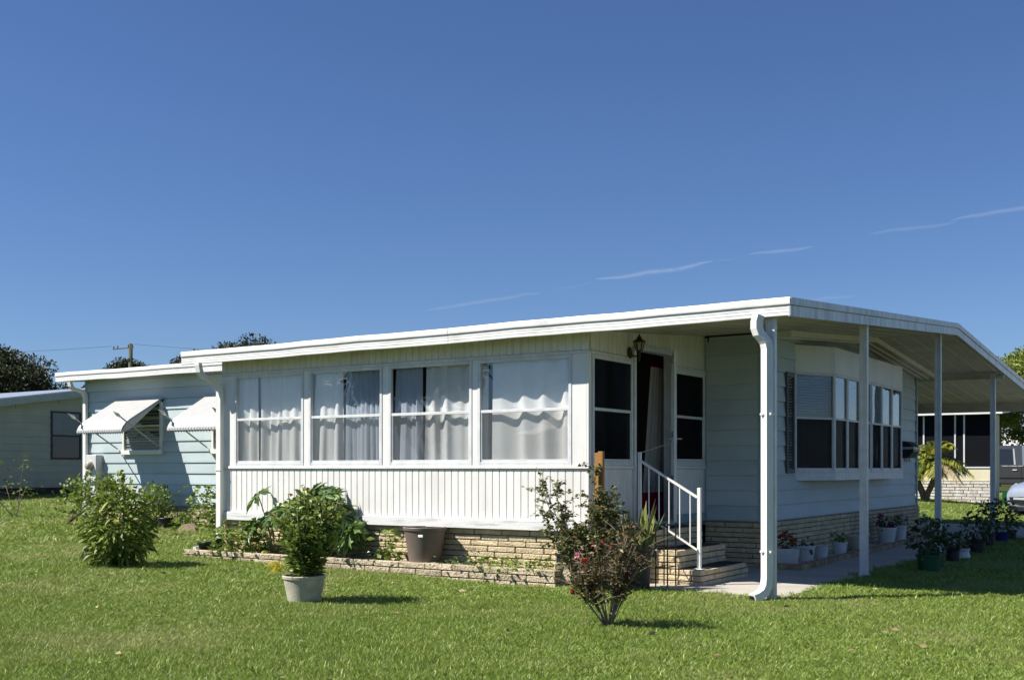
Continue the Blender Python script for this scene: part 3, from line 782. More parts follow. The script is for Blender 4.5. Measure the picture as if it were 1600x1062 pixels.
MB().tube([(PX + .02, 11.93, 1.47), (PX + .10, 11.97, 1.50), (ex - .02, ey - .01, 1.615), (ex, ey, 1.63)], .006, 5).build('door_chain', 'alu_grey', DOOR)

# bay window on the right end wall
B0 = (-5.237, 15.36); B1 = (-4.88, 16.06); B2 = (-4.88, 19.88); B3 = (-5.237, 20.55)
def bay_prism(z0, z1, grow=0.0):
    return [(B0[0] - .09, B0[1] - grow), (B0[0], B0[1] - grow), (B1[0] + grow, B1[1] - grow * .6), (B2[0] + grow, B2[1] + grow * .6), (B3[0], B3[1] + grow), (B3[0] - .09, B3[1] + grow)]
MB().prism(bay_prism(0, 0, .012), 'z', 1.135, 1.245).build('bay_sill', 'alu', HOME)
MB().prism(bay_prism(0, 0, .004), 'z', 2.665, 3.045).build('bay_header', 'white', HOME, label='stained white board above the bay window')
def bay_side(p, q, panes, ext=0):
    d = Vector((q[0] - p[0], q[1] - p[1])); L = d.length; ang = math.atan2(d.y, d.x)
    for (a, b, sc) in panes:
        o = Vector(p) + d * a
        window(HOME, (o.x, o.y, 1.247), ang, L * (b - a) - .002, 1.416, .545, .034, .05, 'glass_dark', 'alu', True, 'screen_bay', .03)
bay_side(B0, B1, [(0, 1, 1)]); bay_side(B2, B3, [(0, 1, 1)])
bay_side(B1, B2, [(0.0, .165, 1), (.167, .33, 1), (.335, .495, 1), (.505, .665, 1), (.667, .83, 1), (.832, 1.0, 1)])
# room behind the bay
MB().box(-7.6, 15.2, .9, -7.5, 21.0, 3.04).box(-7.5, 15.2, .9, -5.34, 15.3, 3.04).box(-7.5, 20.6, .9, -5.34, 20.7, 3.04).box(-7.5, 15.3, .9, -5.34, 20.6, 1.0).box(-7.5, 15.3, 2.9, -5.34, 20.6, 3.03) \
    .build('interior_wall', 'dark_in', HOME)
# blinds behind the first pane, swag and lace in the others
bd = Vector((B1[0] - B0[0], B1[1] - B0[1])).normalized(); bn = Vector((bd.y, -bd.x))
BL = thing('window_blind', 'pale horizontal blind in the bay pane next to the shutter', 'blind', (-5.13, 15.75, 2.0))
bang = math.atan2(bd.y, bd.x)
for k in range(15):
    mb = MB().box(-.33, -.012, -.004, .33, .012, .004)
    mb.v = [(x, y, z_ + y * .7) for x, y, z_ in mb.v]
    mb.rot(bang, (-5.13, 15.75, 2.06 + k * .038)).build('slat', 'blind', BL)
mb = MB().grid(lambda a, b: (-.33 + .66 * a, .02 * math.sin(a * 30), -.12 + .62 * b * (1 - .0 * a) - (1 - b) * .14 * (1 - (2 * a - 1) ** 2) + .02 * math.sin(b * 24 + 3 * (2 * a - 1) ** 2)), 24, 12)
sw = mb.rot(bang, (-5.15, 15.76, 1.42)).build('swag_curtain', 'lace', None, True)
tag(sw, 'grey draped swag curtain in the lower bay pane beside the shutter', 'curtain')
ci = 0
for (ya, yb, h_) in ((16.12, 16.55, .36), (16.75, 17.1, .16), (18.05, 18.4, .16), (18.75, 19.2, .2)):
    mb = MB().grid(lambda a, b: (-5.02 + .012 * math.sin(a * 22), ya + (yb - ya) * a, 1.30 + h_ * b), 16, 3)
    o = mb.build('lace_curtain', 'lace', None, True)
    tag(o, ['small lace curtain low in the second bay pane from the shutter', 'narrow lace strip low in the bay pane behind the post',
            'narrow lace strip low in the bay just right of the post', 'lace strip low in the bay pane nearest the mailbox'][ci], 'curtain', 'lace strips in the bay window'); ci += 1

# shutter beside the bay
SH = MB().cbox(-5.222, 14.90, 1.24, -5.185, 15.22, 1.30, .003).cbox(-5.222, 14.90, 2.56, -5.185, 15.22, 2.63, .003).cbox(-5.222, 14.90, 1.30, -5.185, 14.945, 2.56, .003) \
    .cbox(-5.222, 15.175, 1.30, -5.185, 15.22, 2.56, .003).build('shutter', 'shutter', HOME)
for k in range(31):
    mb = MB().box(-.006, -.115, -.016, .006, .115, .016); mb.v = [(x - z_ * .8, y, z_) for x, y, z_ in mb.v]
    mb.rot(0, (-5.203, 15.06, 1.325 + k * .040)).build('louvre', 'shutter', SH)

# wall mailbox and number plate near the back corner
MBX = thing('wall_mailbox', 'black wall mailbox with grey band near the back corner of the end wall', 'mailbox', (-5.10, 21.45, 1.45))
MB().prism([(-5.215, 1.50), (-5.215, 1.80), (-5.12, 1.80), (-4.99, 1.70), (-4.99, 1.62), (-5.08, 1.50)], 'y', 21.15, 21.62).build('box', 'black', MBX)
MB().cbox(-5.216, 21.14, 1.655, -4.983, 21.63, 1.70, .003).build('band', 'alu_grey', MBX)
for k in range(4): MB().tube([(-5.07 - k * .03, 21.2, 1.50), (-5.07 - k * .03, 21.2, 1.445), (-5.05 - k * .03, 21.2, 1.43)], .006, 5).build('hook', 'black', MBX)
PLQ = thing('number_plate', 'small white house number plate below the black mailbox', 'plate', (-5.2, 21.1, 1.22))
MB().cbox(-5.218, 20.86, 1.22, -5.205, 21.24, 1.40, .003).build('plate', 'white', PLQ)
mb = MB()
for i in range(14):
    a0, a1 = 2 * math.pi * i / 14, 2 * math.pi * (i + 1) / 14
    mb.tube([(-5.20, 21.05 + .045 * math.cos(a0), 1.31 + .055 * math.sin(a0)), (-5.20, 21.05 + .045 * math.cos(a1), 1.31 + .055 * math.sin(a1))], .009, 4)
mb.build('digit', 'black', PLQ)

# lantern by the door
LN = thing('wall_lantern', 'old bronze carriage lantern on the porch wall above the door', 'lantern', (-5.9, 11.80, 2.55))
MB().lathe([(.001, -.02), (.055, -.018), (.06, 0), (.045, .012), (.001, .014)], 16).rot(0, (0, 0, 0)).build('back_plate', 'bronze', LN)
bp_ = LN.children[0] if LN.children else None
for o in LN.children:
    o.rotation_euler = (0, R(90), 0); o.scale = (1.5, 1, 1); o.location = (PX + .01 - (-5.9), 11.80 - 11.80, 2.64 - 2.55)
MB().tube([(PX + .02, 11.80, 2.62), (-5.93, 11.80, 2.58), (-5.87, 11.80, 2.60), (-5.86, 11.80, 2.66)], .012, 6).build('arm', 'bronze', LN)
MB().tube([(-5.86, 11.80, 2.50), (-5.86, 11.80, 2.55), (-5.86, 11.80, 2.66)], [.008, .02, .022], 8).build('finial_drop', 'bronze', LN)
def hexring(r, z_): return [(-5.86 + r * math.cos(R(60 * k + 30)), 11.80 + r * math.sin(R(60 * k + 30)), z_) for k in range(6)]
lo, hi = hexring(.045, 2.66), hexring(.088, 2.80)
mb = MB()
for k in range(6): mb.tube([lo[k], hi[k]], .006, 5).tube([lo[k], lo[(k + 1) % 6]], .006, 5).tube([hi[k], hi[(k + 1) % 6]], .008, 5)
mb.build('cage', 'bronze', LN)
MB().add(lo + hi, [(k, (k + 1) % 6, 6 + (k + 1) % 6, 6 + k) for k in range(6)]).build('lamp_glass', 'lamp_glass', LN)
mb = MB().add(hexring(.10, 2.795) + hexring(.03, 2.845), [(k, (k + 1) % 6, 6 + (k + 1) % 6, 6 + k) for k in range(6)] + [(5, 4, 3, 2, 1, 0), (6, 7, 8, 9, 10, 11)])
mb.lathe([(.03, 0), (.042, .012), (.03, .02), (.012, .03), (.02, .04), (.004, .06)], 10, (-5.86, 11.80, 2.845)).build('lamp_cap', 'bronze', LN)

for o in LN.children:
    o.scale = [q * .80 for q in o.scale]; o.location = (o.location.x * .80 - .02, o.location.y * .80, o.location.z * .80 + .04)
# ------------------------------------------------------------------ brickwork
_b = {}
def brick_mesh(L, H, D, mat, i):
    key = (round(L, 2), H, D, mat, i)
    if key not in _b:
        rs = random.Random(hash((round(L, 2) * 100, i)) & 0xffff)
        mb = MB().cbox(-L / 2, -D / 2, -H / 2, L / 2, D / 2, H / 2, .006)
        mb.v = [(x, y + (rs.uniform(-.006, .004) if y < -D / 4 else 0), z_) for x, y, z_ in mb.v]
        me = mb.mesh('brick'); me.materials.append(M[mat]); _b[key] = me
    return _b[key]
def brick_rows(p0, ang, length, z0, nc, pitch=.066, L=.385, gap=.010, shift=0):
    out = []
    for c in range(nc):
        x = -(((c + shift) % 2) * .5 + .13 * (c % 3)) * L
        while x < length:
            a, b = max(0, x), min(length, x + L)
            if b - a > .05: out.append(((a + b) / 2, z0 + (c + .5) * pitch, b - a - gap, pitch - gap))
            x += L
    return out
def bricks(parent, p0, ang, length, z0, nc, mat='brick', D=.05, joined=None, **kw):
    c, s = math.cos(ang), math.sin(ang)
    for (t, z_, L_, H_) in brick_rows(p0, ang, length, z0, nc, **kw):
        jit = RNG.uniform(-.003, .003)
        x, y = p0[0] + c * t + s * (D / 2 - .02 + jit) * -1 * -1 * 0, p0[1] + s * t
        nx_, ny_ = s, -c                                     # outward
        x = p0[0] + c * t + nx_ * (jit - D / 2 + .02); y = p0[1] + s * t + ny_ * (jit - D / 2 + .02)
        if joined is None:
            link('brick', brick_mesh(round(L_, 2), round(H_, 3), D, mat, random.randrange(4)), parent, (x, y, z_), ang)
        else:
            q = MB().cbox(-L_ / 2, -D / 2, -H_ / 2, L_ / 2, D / 2, H_ / 2, .005).rot(ang, (x, y, z_)); joined.add(q.v, q.f)

SK1 = MB().box(PL + .03, PF + .062, -.05, PX - .07, PF + .12, .597).build('brick_skirt', 'mortar', HOME)
bricks(SK1, (PL + .02, PF + .06), 0, PX - PL - .08, .131, 7)
SK2 = MB().box(PX - .12, PF + .12, -.05, PX - .062, 14.0, .60).build('brick_skirt', 'mortar', HOME)
bricks(SK2, (PX - .06, PF + .07), R(90), .62, 0.0, 9); bricks(SK2, (PX - .06, 12.76), R(90), 1.24, 0.0, 9)
SK3 = MB().box(-6.0, 14.0, -.05, -5.24, 14.05, .60).build('brick_skirt', 'mortar', HOME)
bricks(SK3, (-6.0, 13.995), 0, .80, 0.0, 9)
SK4 = MB().box(-5.25, 14.05, -.05, -5.205, 22.45, .598).build('brick_skirt', 'mortar', HOME)
bricks(SK4, (-5.20, 13.98), R(90), 3.85, 0.0, 9)
jm = MB(); bricks(None, (-5.20, 17.83), R(90), 4.62, 0.0, 9, joined=jm)
jm.build('brick_rows', 'brick_stuff', SK4, kind='stuff')
SK5 = MB().box(-19.15, 14.0, .0, -11.9, 14.04, .588).build('brick_skirt', 'mortar', HOME)
jm = MB(); bricks(None, (-19.16, 13.995), 0, 7.2, .126, 7, joined=jm)
jm.build('brick_rows', 'brick_stuff', SK5, kind='stuff')

# steps
ST = thing('brick_steps', 'three cream brick steps with black treads up to the porch door', 'steps', (-5.4, 12.06, 0))
for i, (xe, z0, z1) in enumerate(((-4.92, 0.0, .19), (-5.20, .19, .40), (-5.50, .40, .61))):
    core = MB().box(-6.0, 11.40, z0 - .01, xe - .02, 12.73, z1 - .014).build('step', 'mortar', ST)
    npi = (z1 - z0 - .0) / 3
    bricks(core, (-5.99, 11.395), 0, xe + 5.99, z0, 3, pitch=npi, L=.40, shift=i)
    bricks(core, (xe - .015, 11.39), R(90), 1.345, z0, 3, pitch=npi, L=.40, shift=i + 1)
    MB().cbox(-5.99, 11.43, z1 - .013, xe - .05, 12.70, z1 + .004, .003).build('tread', 'tread', core)

# handrail
HR = thing('stair_handrail', 'white aluminium handrail with balusters beside the porch steps', 'handrail', (-5.3, 11.46, .19))
MB().cbox(-5.000, 11.434, .194, -4.960, 11.474, 1.09, .003).build('newel_post', 'white', HR)
MB().cbox(-5.03, 11.405, .193, -4.93, 11.505, .203, .002).build('post_foot', 'white', HR)
MB().cbox(-5.73, 11.44, .615, -5.69, 11.47, 1.49, .003).build('newel_post', 'white', HR)
MB().sweep([(-5.69, 11.455, 1.385), (-5.005, 11.455, .985)], .030, .024, (0, 1, 0)).build('top_rail', 'white', HR)
MB().sweep([(-5.69, 11.455, .81), (-5.005, 11.455, .405)], .022, .018, (0, 1, 0)).build('bottom_rail', 'white', HR)
for x in (-5.595, -5.47, -5.345, -5.215, -5.09):
    t = (x + 5.69) / .685
    MB().cbox(x - .0062, 11.449, .81 - .405 * t + .01, x + .0062, 11.461, 1.385 - .4 * t - .012, .002).build('baluster', 'white', HR)

# ------------------------------------------------------------------ porch curtains
def curtain(x0, x1, label, mat='curtain', z0=1.36, z1=2.60, y=PF + .078, waves=7, amp=.020, gather=0.0, group='porch window curtains', lean=0.0):
    ph = RNG.uniform(0, 6, 4); n = int(max(14, (x1 - x0) * 60))
    def fn(a, b):
        amp_ = amp * (.7 + .5 * math.sin(3 * a + ph[0])) 
        xx = x0 + (x1 - x0) * a + lean * (1 - b) * (a if lean > 0 else 1 - a)
        return (xx + .01 * math.sin(waves * 6.28 * a + ph[1]), y + amp_ * math.sin(waves * 6.28 * a + ph[2] + .6 * math.sin(2.3 * b + ph[3])) + .02 * math.sin(2.1 * 6.28 * a + ph[3]) * (1.2 - b), z0 + (z1 - z0) * b)
    o = MB().grid(fn, n, 10).build('curtain', mat, None, True, recalc=False)
    return tag(o, label, 'curtain', group)
curtain(-11.57, -11.18, 'narrow white curtain at the left of the leftmost porch window', waves=3)
curtain(-11.20, -10.72, 'white curtain in the middle of the leftmost porch window', waves=3, y=PF + .10)
curtain(-10.74, -10.25, 'white curtain at the right of the leftmost porch window', waves=3, amp=.018)
curtain(-10.12, -9.66, 'white curtain at the left of the second porch window from the left', waves=4, lean=-.10)
curtain(-9.62, -8.93, 'pale blue sheer curtain in the second porch window from the left', 'curtain_blue', waves=9, amp=.02)
curtain(-8.80, -8.40, 'pale blue sheer strip in the third porch window from the left', 'curtain_blue', waves=5, amp=.02, lean=-.06)
curtain(-8.33, -7.55, 'white curtain at the right of the third porch window', waves=4, amp=.024)
curtain(-7.56, -7.40, 'narrow white strip at the left edge of the rightmost porch window', waves=2, amp=.015)
curtain(-7.35, -6.20, 'wide white curtain filling the rightmost porch window', waves=4, amp=.024)
def doorc(a, b):
    y0, y1 = 12.80 - .27 * (1 - b), 13.27
    return (PX - .205 + .03 * math.sin(a * 34), y0 + (y1 - y0) * a + .008 * math.sin(a * 50), .78 + 1.86 * b)
DC = thing('door_curtain', 'grey white curtain with magenta hem hanging inside the open porch door', 'curtain', (PX - .2, 13.0, .68))
MB().grid(lambda a, b: doorc(a, .12 + .85 * b), 36, 10).build('cloth', 'curtain_door', DC, True, recalc=False)
MB().grid(lambda a, b: doorc(a, -.04 + .16 * b), 36, 3).build('hem', 'curtain_pink', DC, True, recalc=False)
MB().grid(lambda a, b: doorc(a, .97 + .035 * b), 36, 2).build('heading', 'curtain_head', DC, True, recalc=False)

# ------------------------------------------------------------------ windows and awnings on the blue wall
def blue_window(x0, x1, z0, z1):
    o = MB().cbox(x0, 13.985, z0, x0 + .055, 14.04, z1, .003).cbox(x1 - .055, 13.985, z0, x1, 14.04, z1, .003).cbox(x0 - .02, 13.97, z0 - .05, x1 + .02, 14.04, z0 + .03, .003) \
        .cbox(x0, 13.985, z1 - .05, x1, 14.04, z1, .003).cbox(x0 + .055, 13.99, (z0 + z1) / 2 - .02, x1 - .055, 14.03, (z0 + z1) / 2 + .02, .003).build('window', 'white', HOME)
    MB().box(x0 + .055, 14.026, z0 + .03, x1 - .055, 14.029, z1 - .05).build('pane', 'darkpane', o)
    for k in range(int((z1 - z0 - .12) / .055)):
        zz = z0 + .05 + k * .055
        if abs(zz - (z0 + z1) / 2) > .03: MB().box(x0 + .075, 14.018, zz, x1 - .075, 14.024, zz + .024).build('slat', 'greyblind', o)
    return o
blue_window(-18.03, -16.90, 1.62, 2.60); blue_window(-15.55, -14.45, 1.62, 2.58)
def awning(x0, x1, label, dirty):
    A = thing('window_awning', label, 'awning', ((x0 + x1) / 2, 14.0, 2.0), 'ribbed window awnings')
    prof = [(13.985, 2.60), (13.30, 2.20), (13.20, 2.13), (13.14, 2.06), (13.11, 2.00), (13.105, 1.955)]
    n = 76; v = []; f = []
    for (y, z_) in prof:
        for k in range(n + 1):
            d = (-.045, .014, .020, .014)[k % 4]
            v.append((x0 + (x1 - x0) * (k + (0, -.45, 0, .45)[k % 4] * (0 < k < n)) / n, y - d * .55, z_ + d * .8))
    for i in range(len(prof) - 1):
        for k in range(n): f.append((i * (n + 1) + k, i * (n + 1) + k + 1, (i + 1) * (n + 1) + k + 1, (i + 1) * (n + 1) + k))
    MB().add(v, f).build('hood', 'awning', A, recalc=False)
    for q in range(1, 19):                   # open seams between the interlocking slats
        x = x0 + (x1 - x0) * q / 19
        MB().tube([(x, y - .008, z_ + .002) for y, z_ in prof], .0105, 5).build('seam', 'alu_grey', A)
    for x in (x0, x1):                       # side wings
        MB().prism([(13.985, 2.585), (13.30, 2.185), (13.205, 2.115), (13.145, 2.045), (13.112, 1.985), (13.11, 1.955), (13.20, 1.985), (13.34, 2.06)], 'x', x - .004, x + .004).build('side_wing', 'awning', A)
    MB().cbox(x0 - .03, 13.975, 2.595, x1 + .05, 14.02, 2.635, .004).build('mounting_rail', 'alu_grey', A)
    for x, xo in ((x0 + .02, -.02), (x1 - .02, .02)):
        MB().tube([(x, 14.0, 1.68), (x + xo, 13.18, 2.17), (x + xo, 13.04, 2.255)], .013, 6).build('support_arm', 'alu_grey', A)
        MB().tube([(x + xo, 13.08, 2.23), (x + xo, 13.02, 2.268), (x + xo, 12.92, 2.325)], [.014, .032, .003], 6).build('spear_tip', 'fascia', A)
    return A
awning(-18.20, -16.90, 'white ribbed aluminium awning over the window nearest the electric meter', 0)
awning(-15.69, -14.35, 'white ribbed aluminium awning half hidden behind the porch downspout', 1)

# electric meter
EM = thing('electric_meter', 'grey electric meter box with round dial on the blue wall', 'meter', (-18.78, 13.95, 1.05))
MB().cbox(-18.98, 13.87, 1.06, -18.66, 14.03, 1.57, .008).build('box', 'meter', EM)
o = MB().lathe([(.001, 0), (.085, 0), (.085, .05), (.075, .085), (.04, .105), (.001, .11)], 20).build('dial', 'meterglass', EM, True)
o.rotation_euler = (R(90), 0, 0); o.location = (-18.82 + 18.78, 13.815 - 13.95, 1.36 - 1.05)
MB().cbox(-18.91, 13.93, .45, -18.72, 14.03, 1.045, .006).build('conduit_box', 'meter', EM)

# ------------------------------------------------------------------ walkway, driveway
WK = tag(MB().box(-6.0, 10.80, -.05, -3.80, 22.28, .006).build('walkway', 'mortar'), kind='structure')
ys = [10.80, 12.35, 13.85, 15.35, 16.85, 18.35, 19.85, 21.2, 22.28]
for a, b in zip(ys[:-1], ys[1:]):
    if a < 12.0: q = (-5.95, -3.80)
    elif a < 13.6: q = (-5.95, -3.80)
    else: q = (-5.19, -3.80)
    MB().cbox(q[0], a + .005, -.04, q[1], b - .005, .022, .004).build('slab', 'concrete', WK)
DW = tag(MB().box(-14.0, 22.30, -.05, 6.0, 27.6, .006).build('driveway', 'mortar'), kind='structure')
for i in range(8):
    MB().cbox(-14.0 + i * 2.5 + .005, 22.305, -.04, -11.5 + i * 2.5 - .005, 27.6, .020, .004).build('slab', 'driveway', DW)

# gravel bed with stone edging along the end wall
ED = thing('stone_edging', 'low row of tan edging stones along the end wall bed', 'edging', (-4.85, 17.6, 0))
for k in range(34):
    t = k / 33; y = 13.98 + 7.3 * t; x = -4.66 - .16 * t
    o = link('edging_stone', brick_mesh(.20, .07, .10, 'edging', k % 5), ED, (x + RNG.uniform(-.012, .012), y, .055 + RNG.uniform(-.006, .008)), R(90) + RNG.uniform(-.08, .08))
for k in range(3):
    link('edging_stone', brick_mesh(.20, .07, .10, 'edging', k % 5), ED, (-5.14 + k * .2, 13.90, .055), RNG.uniform(-.06, .06))
mb = MB()
for k in range(900):
    x, y = RNG.uniform(-5.16, -4.76), RNG.uniform(14.0, 21.2); r_ = RNG.uniform(.014, .032)
    v = [(x + r_ * a * RNG.uniform(.7, 1.3), y + r_ * b * RNG.uniform(.7, 1.3), .042 + r_ * c_ * .8) for a, b, c_ in ((1, 0, 0), (-1, 0, 0), (0, 1, 0), (0, -1, 0), (0, 0, 1), (0, 0, -1))]
    mb.add(v, [(0, 2, 4), (2, 1, 4), (1, 3, 4), (3, 0, 4), (2, 0, 5), (1, 2, 5), (3, 1, 5), (0, 3, 5)])
gr = mb.build('gravel', 'gravel'); tag(gr, 'white pebbles in the bed along the end wall', 'gravel', kind='stuff')

# ------------------------------------------------------------------ planter
PT = thing('brick_planter', 'long low brick planter in front of the porch', 'planter', (-9.1, 10.55, 0))
core = MB().box(-12.06, 10.40, -.05, -6.20, 10.47, .19).build('planter_wall', 'mortar', PT)
jj = brick_rows((-12.08, 10.39), 0, 5.90, 0.0, 3)
bricks(core, (-12.08, 10.39), 0, 5.90, -.012, 3, mat='wallblock', D=.10, pitch=.073)
bricks(core, (-6.205, 10.43), R(90), .40, -.012, 3, mat='wallblock', D=.10, pitch=.073)
bricks(core, (-12.03, 10.80), R(-90), .40, -.012, 3, mat='wallblock', D=.10, pitch=.073)
MB().grid(lambda a, b: (-12.02 + 5.79 * a, 10.46 + .42 * b, .135 + .02 * math.sin(a * 60) * math.sin(b * 9 + a * 33)), 60, 5).build('soil', 'soil', PT, True, recalc=False)
lb = link('loose_brick', brick_mesh(.30, .063, .09, 'wallblock', 2), None, (-6.13, 10.56, .245), R(32))
tag(lb, 'loose brick lying on the right corner of the planter', 'brick')
MB().box(-6.22, 10.50, -.02, -6.06, 10.80, .211).build('planter_end', 'wallblock', PT)

# ------------------------------------------------------------------ pots and plants
def pot_profile(rt, rb, h, rim=.022, rimh=.04):
    return [(rb * .9, 0), (rb, .004), (rt - rim * .6, h - rimh), (rt, h - rimh + .004), (rt + .004, h - .006), (rt, h), (rt - .018, h), (rt - .024, h - .03), (rt - .03, h - .05), (.001, h - .05)]
def pot(name, label, mat, loc, rt, rb, h, group=None, soil=True, rim=.022, rimh=.04):
    P = thing(name, label, 'pot', loc, group)
    o = MB().lathe([(r, z_ + loc[2]) for r, z_ in pot_profile(rt, rb, h, rim, rimh)], 32, (loc[0], loc[1], 0)).build('pot_body', mat, P); smooth_by_angle(o)
    if soil: MB().lathe([(rt - .03, 0), (rt - .03, .004), (.001, .012)], 20, (loc[0], loc[1], loc[2] + h - .049)).build('soil', 'soil', P)
    return P

def ell(n, c, r, shell=.5, lump=.22, seed=0):
    rg = np.random.default_rng(seed + 11)
    d = nrm(rg.normal(size=(n, 3)))
    k = rg.normal(size=(7, 3)) * 2.2; ph = rg.uniform(0, 6, 7)
    b = np.sin(d @ k.T + ph).sum(1) / 7 * 2
    rad = (shell + (1 - shell) * rg.random(n) ** .6) * (1 + lump * b)
    P = np.array(c) + d * rad[:, None] * np.array(r)
    return P, d
def stems(parent, base, tips, r0, r1, mat, bend=.15, name='stem', n=6):
    for tpt in tips:
        b = Vector(base); t_ = Vector(tpt); pts = []
        off = Vector((RNG.uniform(-1, 1), RNG.uniform(-1, 1), 0)) * bend * (t_ - b).length
        for i in range(6):
            q = i / 5; pts.append(b.lerp(t_, q) + off * math.sin(q * math.pi))
        MB().tube(pts, [r0 + (r1 - r0) * i / 5 for i in range(6)], n).build(name, mat, parent, True)

def dense_shrub(name, label, cat, base, c, r, n, L, W, mat, stem='bark', nst=5, shell=.45, up=.35, droop=.35, group=None, seed=1, k=3, outw=.8, bd=.02):
    T = thing(name, label, cat, base, group)
    P, d = ell(n, c, r, shell, .22, seed)
    D = d * outw + RNG.normal(size=(n, 3)) * .45 + np.array([0, 0, up])
    Ls = L * RNG.uniform(.6, 1.2, n); Ws = W * RNG.uniform(.75, 1.2, n)
    leaf_part('foliage', leaves(P, D, Ls, Ws, k, droop), mat, T)
    tips = [tuple(P[i] * .5 + np.array(c) * .5) for i in RNG.choice(n, nst, replace=False)]
    stems(T, base, tips, bd, bd * .35, stem)
    return T

# shrub standing in the lawn at the left
bx, by = -11.60, 8.92
LB = dense_shrub('laurel_shrub', 'dense glossy green shrub standing in the lawn at the left', 'shrub', (bx, by, G(bx, by)), (bx + .03, by, .57), (.385, .385, .55), 1700, .125, .021, 'lf_laurel', 'palebark', 6, .35, .35, .55, seed=3, k=4)
P, d = ell(190, (bx - .05, by, 1.02), (.32, .28, .24), .3, .3, 8)
leaf_part('shoots', leaves(P, d * .3 + np.array([0, 0, 1.0]) + RNG.normal(size=(190, 3)) * .35, RNG.uniform(.07, .13, 190), RNG.uniform(.014, .022, 190), 3, .3), 'lf_laurel', LB)
MB().tube([(bx - .17, by - .28, .08), (bx - .19, by - .31, .25), (bx - .22, by - .30, .34)], [.014, .012, .010], 6).build('pale_stake', 'palebark', LB)

# big pot with shrub on the lawn
px_, py_ = -7.50, 7.90
PG = pot('stone_pot', 'large pale stone coloured pot standing on the lawn', 'pot_stone', (px_, py_, .0), .205, .148, .285, rim=.016, rimh=.034)
PS = thing('potted_shrub', 'tall leafy green shrub growing in the pale pot on the lawn', 'shrub', (px_, py_, .24))
arr = []
tips = []
rg = np.random.default_rng(5)
for i in range(84):
    a = rg.uniform(0, 2 * math.pi); el = math.asin(rg.uniform(-.55, 1.0)); ro = rg.uniform(.55, 1.0)
    tp = np.array([px_ + .05 + .40 * ro * math.cos(a) * math.cos(el), py_ + .36 * ro * math.sin(a) * math.cos(el), .80 + .36 * ro * math.sin(el)])
    tips.append(tp)
    b = np.array([px_ + .07 * math.cos(a), py_ + .07 * math.sin(a), .25])
    m_ = 20
    t = rg.uniform(.01, 1.0, m_) ** .7; Pp = b + (tp - b) * t[:, None] + rg.normal(size=(m_, 3)) * .018
    an = rg.uniform(0, 6.28, m_)
    D = np.stack([np.cos(an), np.sin(an), .35 + .8 * t], 1)
    var = np.clip(rg.random(m_) * .8 + (t > .9) * rg.uniform(0, .35, m_), 0, 1)
    arr.append(leaves(Pp, D, rg.uniform(.075, .15, m_) * (1.1 - .25 * t), rg.uniform(.013, .022, m_), 3, .42, var=var))
leaf_part('foliage', arr, 'lf_pot', PS)
stems(PS, (px_, py_, .25), [tuple(t) for t in tips[:14]], .011, .004, 'greenstem', .05)
m_ = 26; an = RNG.uniform(2.2, 4.6, m_)
yl = leaves(np.tile([px_ - .19, py_ - .12, .37], (m_, 1)) + RNG.normal(size=(m_, 3)) * .03, np.stack([np.cos(an), np.sin(an), RNG.uniform(-.35, .35, m_)], 1), RNG.uniform(.07, .16, m_), RNG.uniform(.006, .011, m_), 3, .3)
o = leaf_part('yellow_leaves', yl, 'lf_yellow', PS); o['label'] = 'bright yellow narrow leaves hanging beside the pot'

# papaya leaves: palmate blades with toothed lobes, each leaf its own piece
def papaya_blade(size, seed):
    rs = random.Random(seed); pts = [(0.0, 0.0, 0.0)]; ring = []
    lob = 7
    for i in range(lob):
        a = R(-150 + 300 * i / (lob - 1)); Lg = size * (1.0 - .30 * abs(i - 3) / 3) * rs.uniform(.9, 1.08)
        for (t, wv) in ((.34, -.055), (.50, -.17), (.55, -.075), (.72, -.15), (.78, -.055), (1.0, 0), (.78, .055), (.72, .15), (.55, .075), (.50, .17), (.34, .055)):
            x, y = Lg * t, Lg * wv * 1.15
            ring.append((x * math.cos(a) - y * math.sin(a), x * math.sin(a) + y * math.cos(a)))
    v = [(0, 0, 0)]
    for (x, y) in ring:
        rr = math.hypot(x, y) / size; v.append((x, y, -.42 * size * rr * rr + .05 * size * math.sin(9 * math.atan2(y, x))))
    f = [(0, i, i + 1) for i in range(1, len(ring))]
    me = bpy.data.meshes.new('leaf'); me.from_pydata(v, [], f)
    a = me.attributes.new('var', 'FLOAT', 'POINT'); c_ = rs.random(); a.data.foreach_set('value', [c_ * .6 + .4 * rs.random() for _ in v])
    me.materials.append(M['lf_papaya']); me.update(); return me
PB = [papaya_blade(s, i) for i, s in enumerate((.24, .27, .22, .25, .29))]
def papaya(label, base, lvs):
    T = thing('papaya_plant', label, 'plant', base, 'papaya plants in the planter')
    for (x, y, z_, az, pitch, i) in lvs:
        MB().tube([base, ((base[0] * .55 + x * .45), (base[1] * .55 + y * .45), base[2] + (z_ - base[2]) * .55), (x, y, z_)], [.012, .009, .006], 6).build('leaf_stalk', 'greenstem', T, True)
        o = link('leaf', PB[i % 5], T, (x, y, z_)); o.rotation_euler = (RNG.uniform(-.2, .2), pitch, az); o.scale = (1.22, 1.22, 1.22)
    return T
papaya('papaya plant with two large lobed leaves near the left end of the planter', (-10.60, 10.62, .14),
       [(-10.86, 10.56, .98, R(200), R(38), 1), (-10.93, 10.5, .52, R(215), R(62), 0), (-10.95, 10.62, .60, R(150), R(40), 2), (-10.60, 10.55, .70, R(260), R(45), 3), (-10.35, 10.6, .80, R(330), R(30), 4)])
lv = []
PC = -9.66
rg = np.random.default_rng(21)
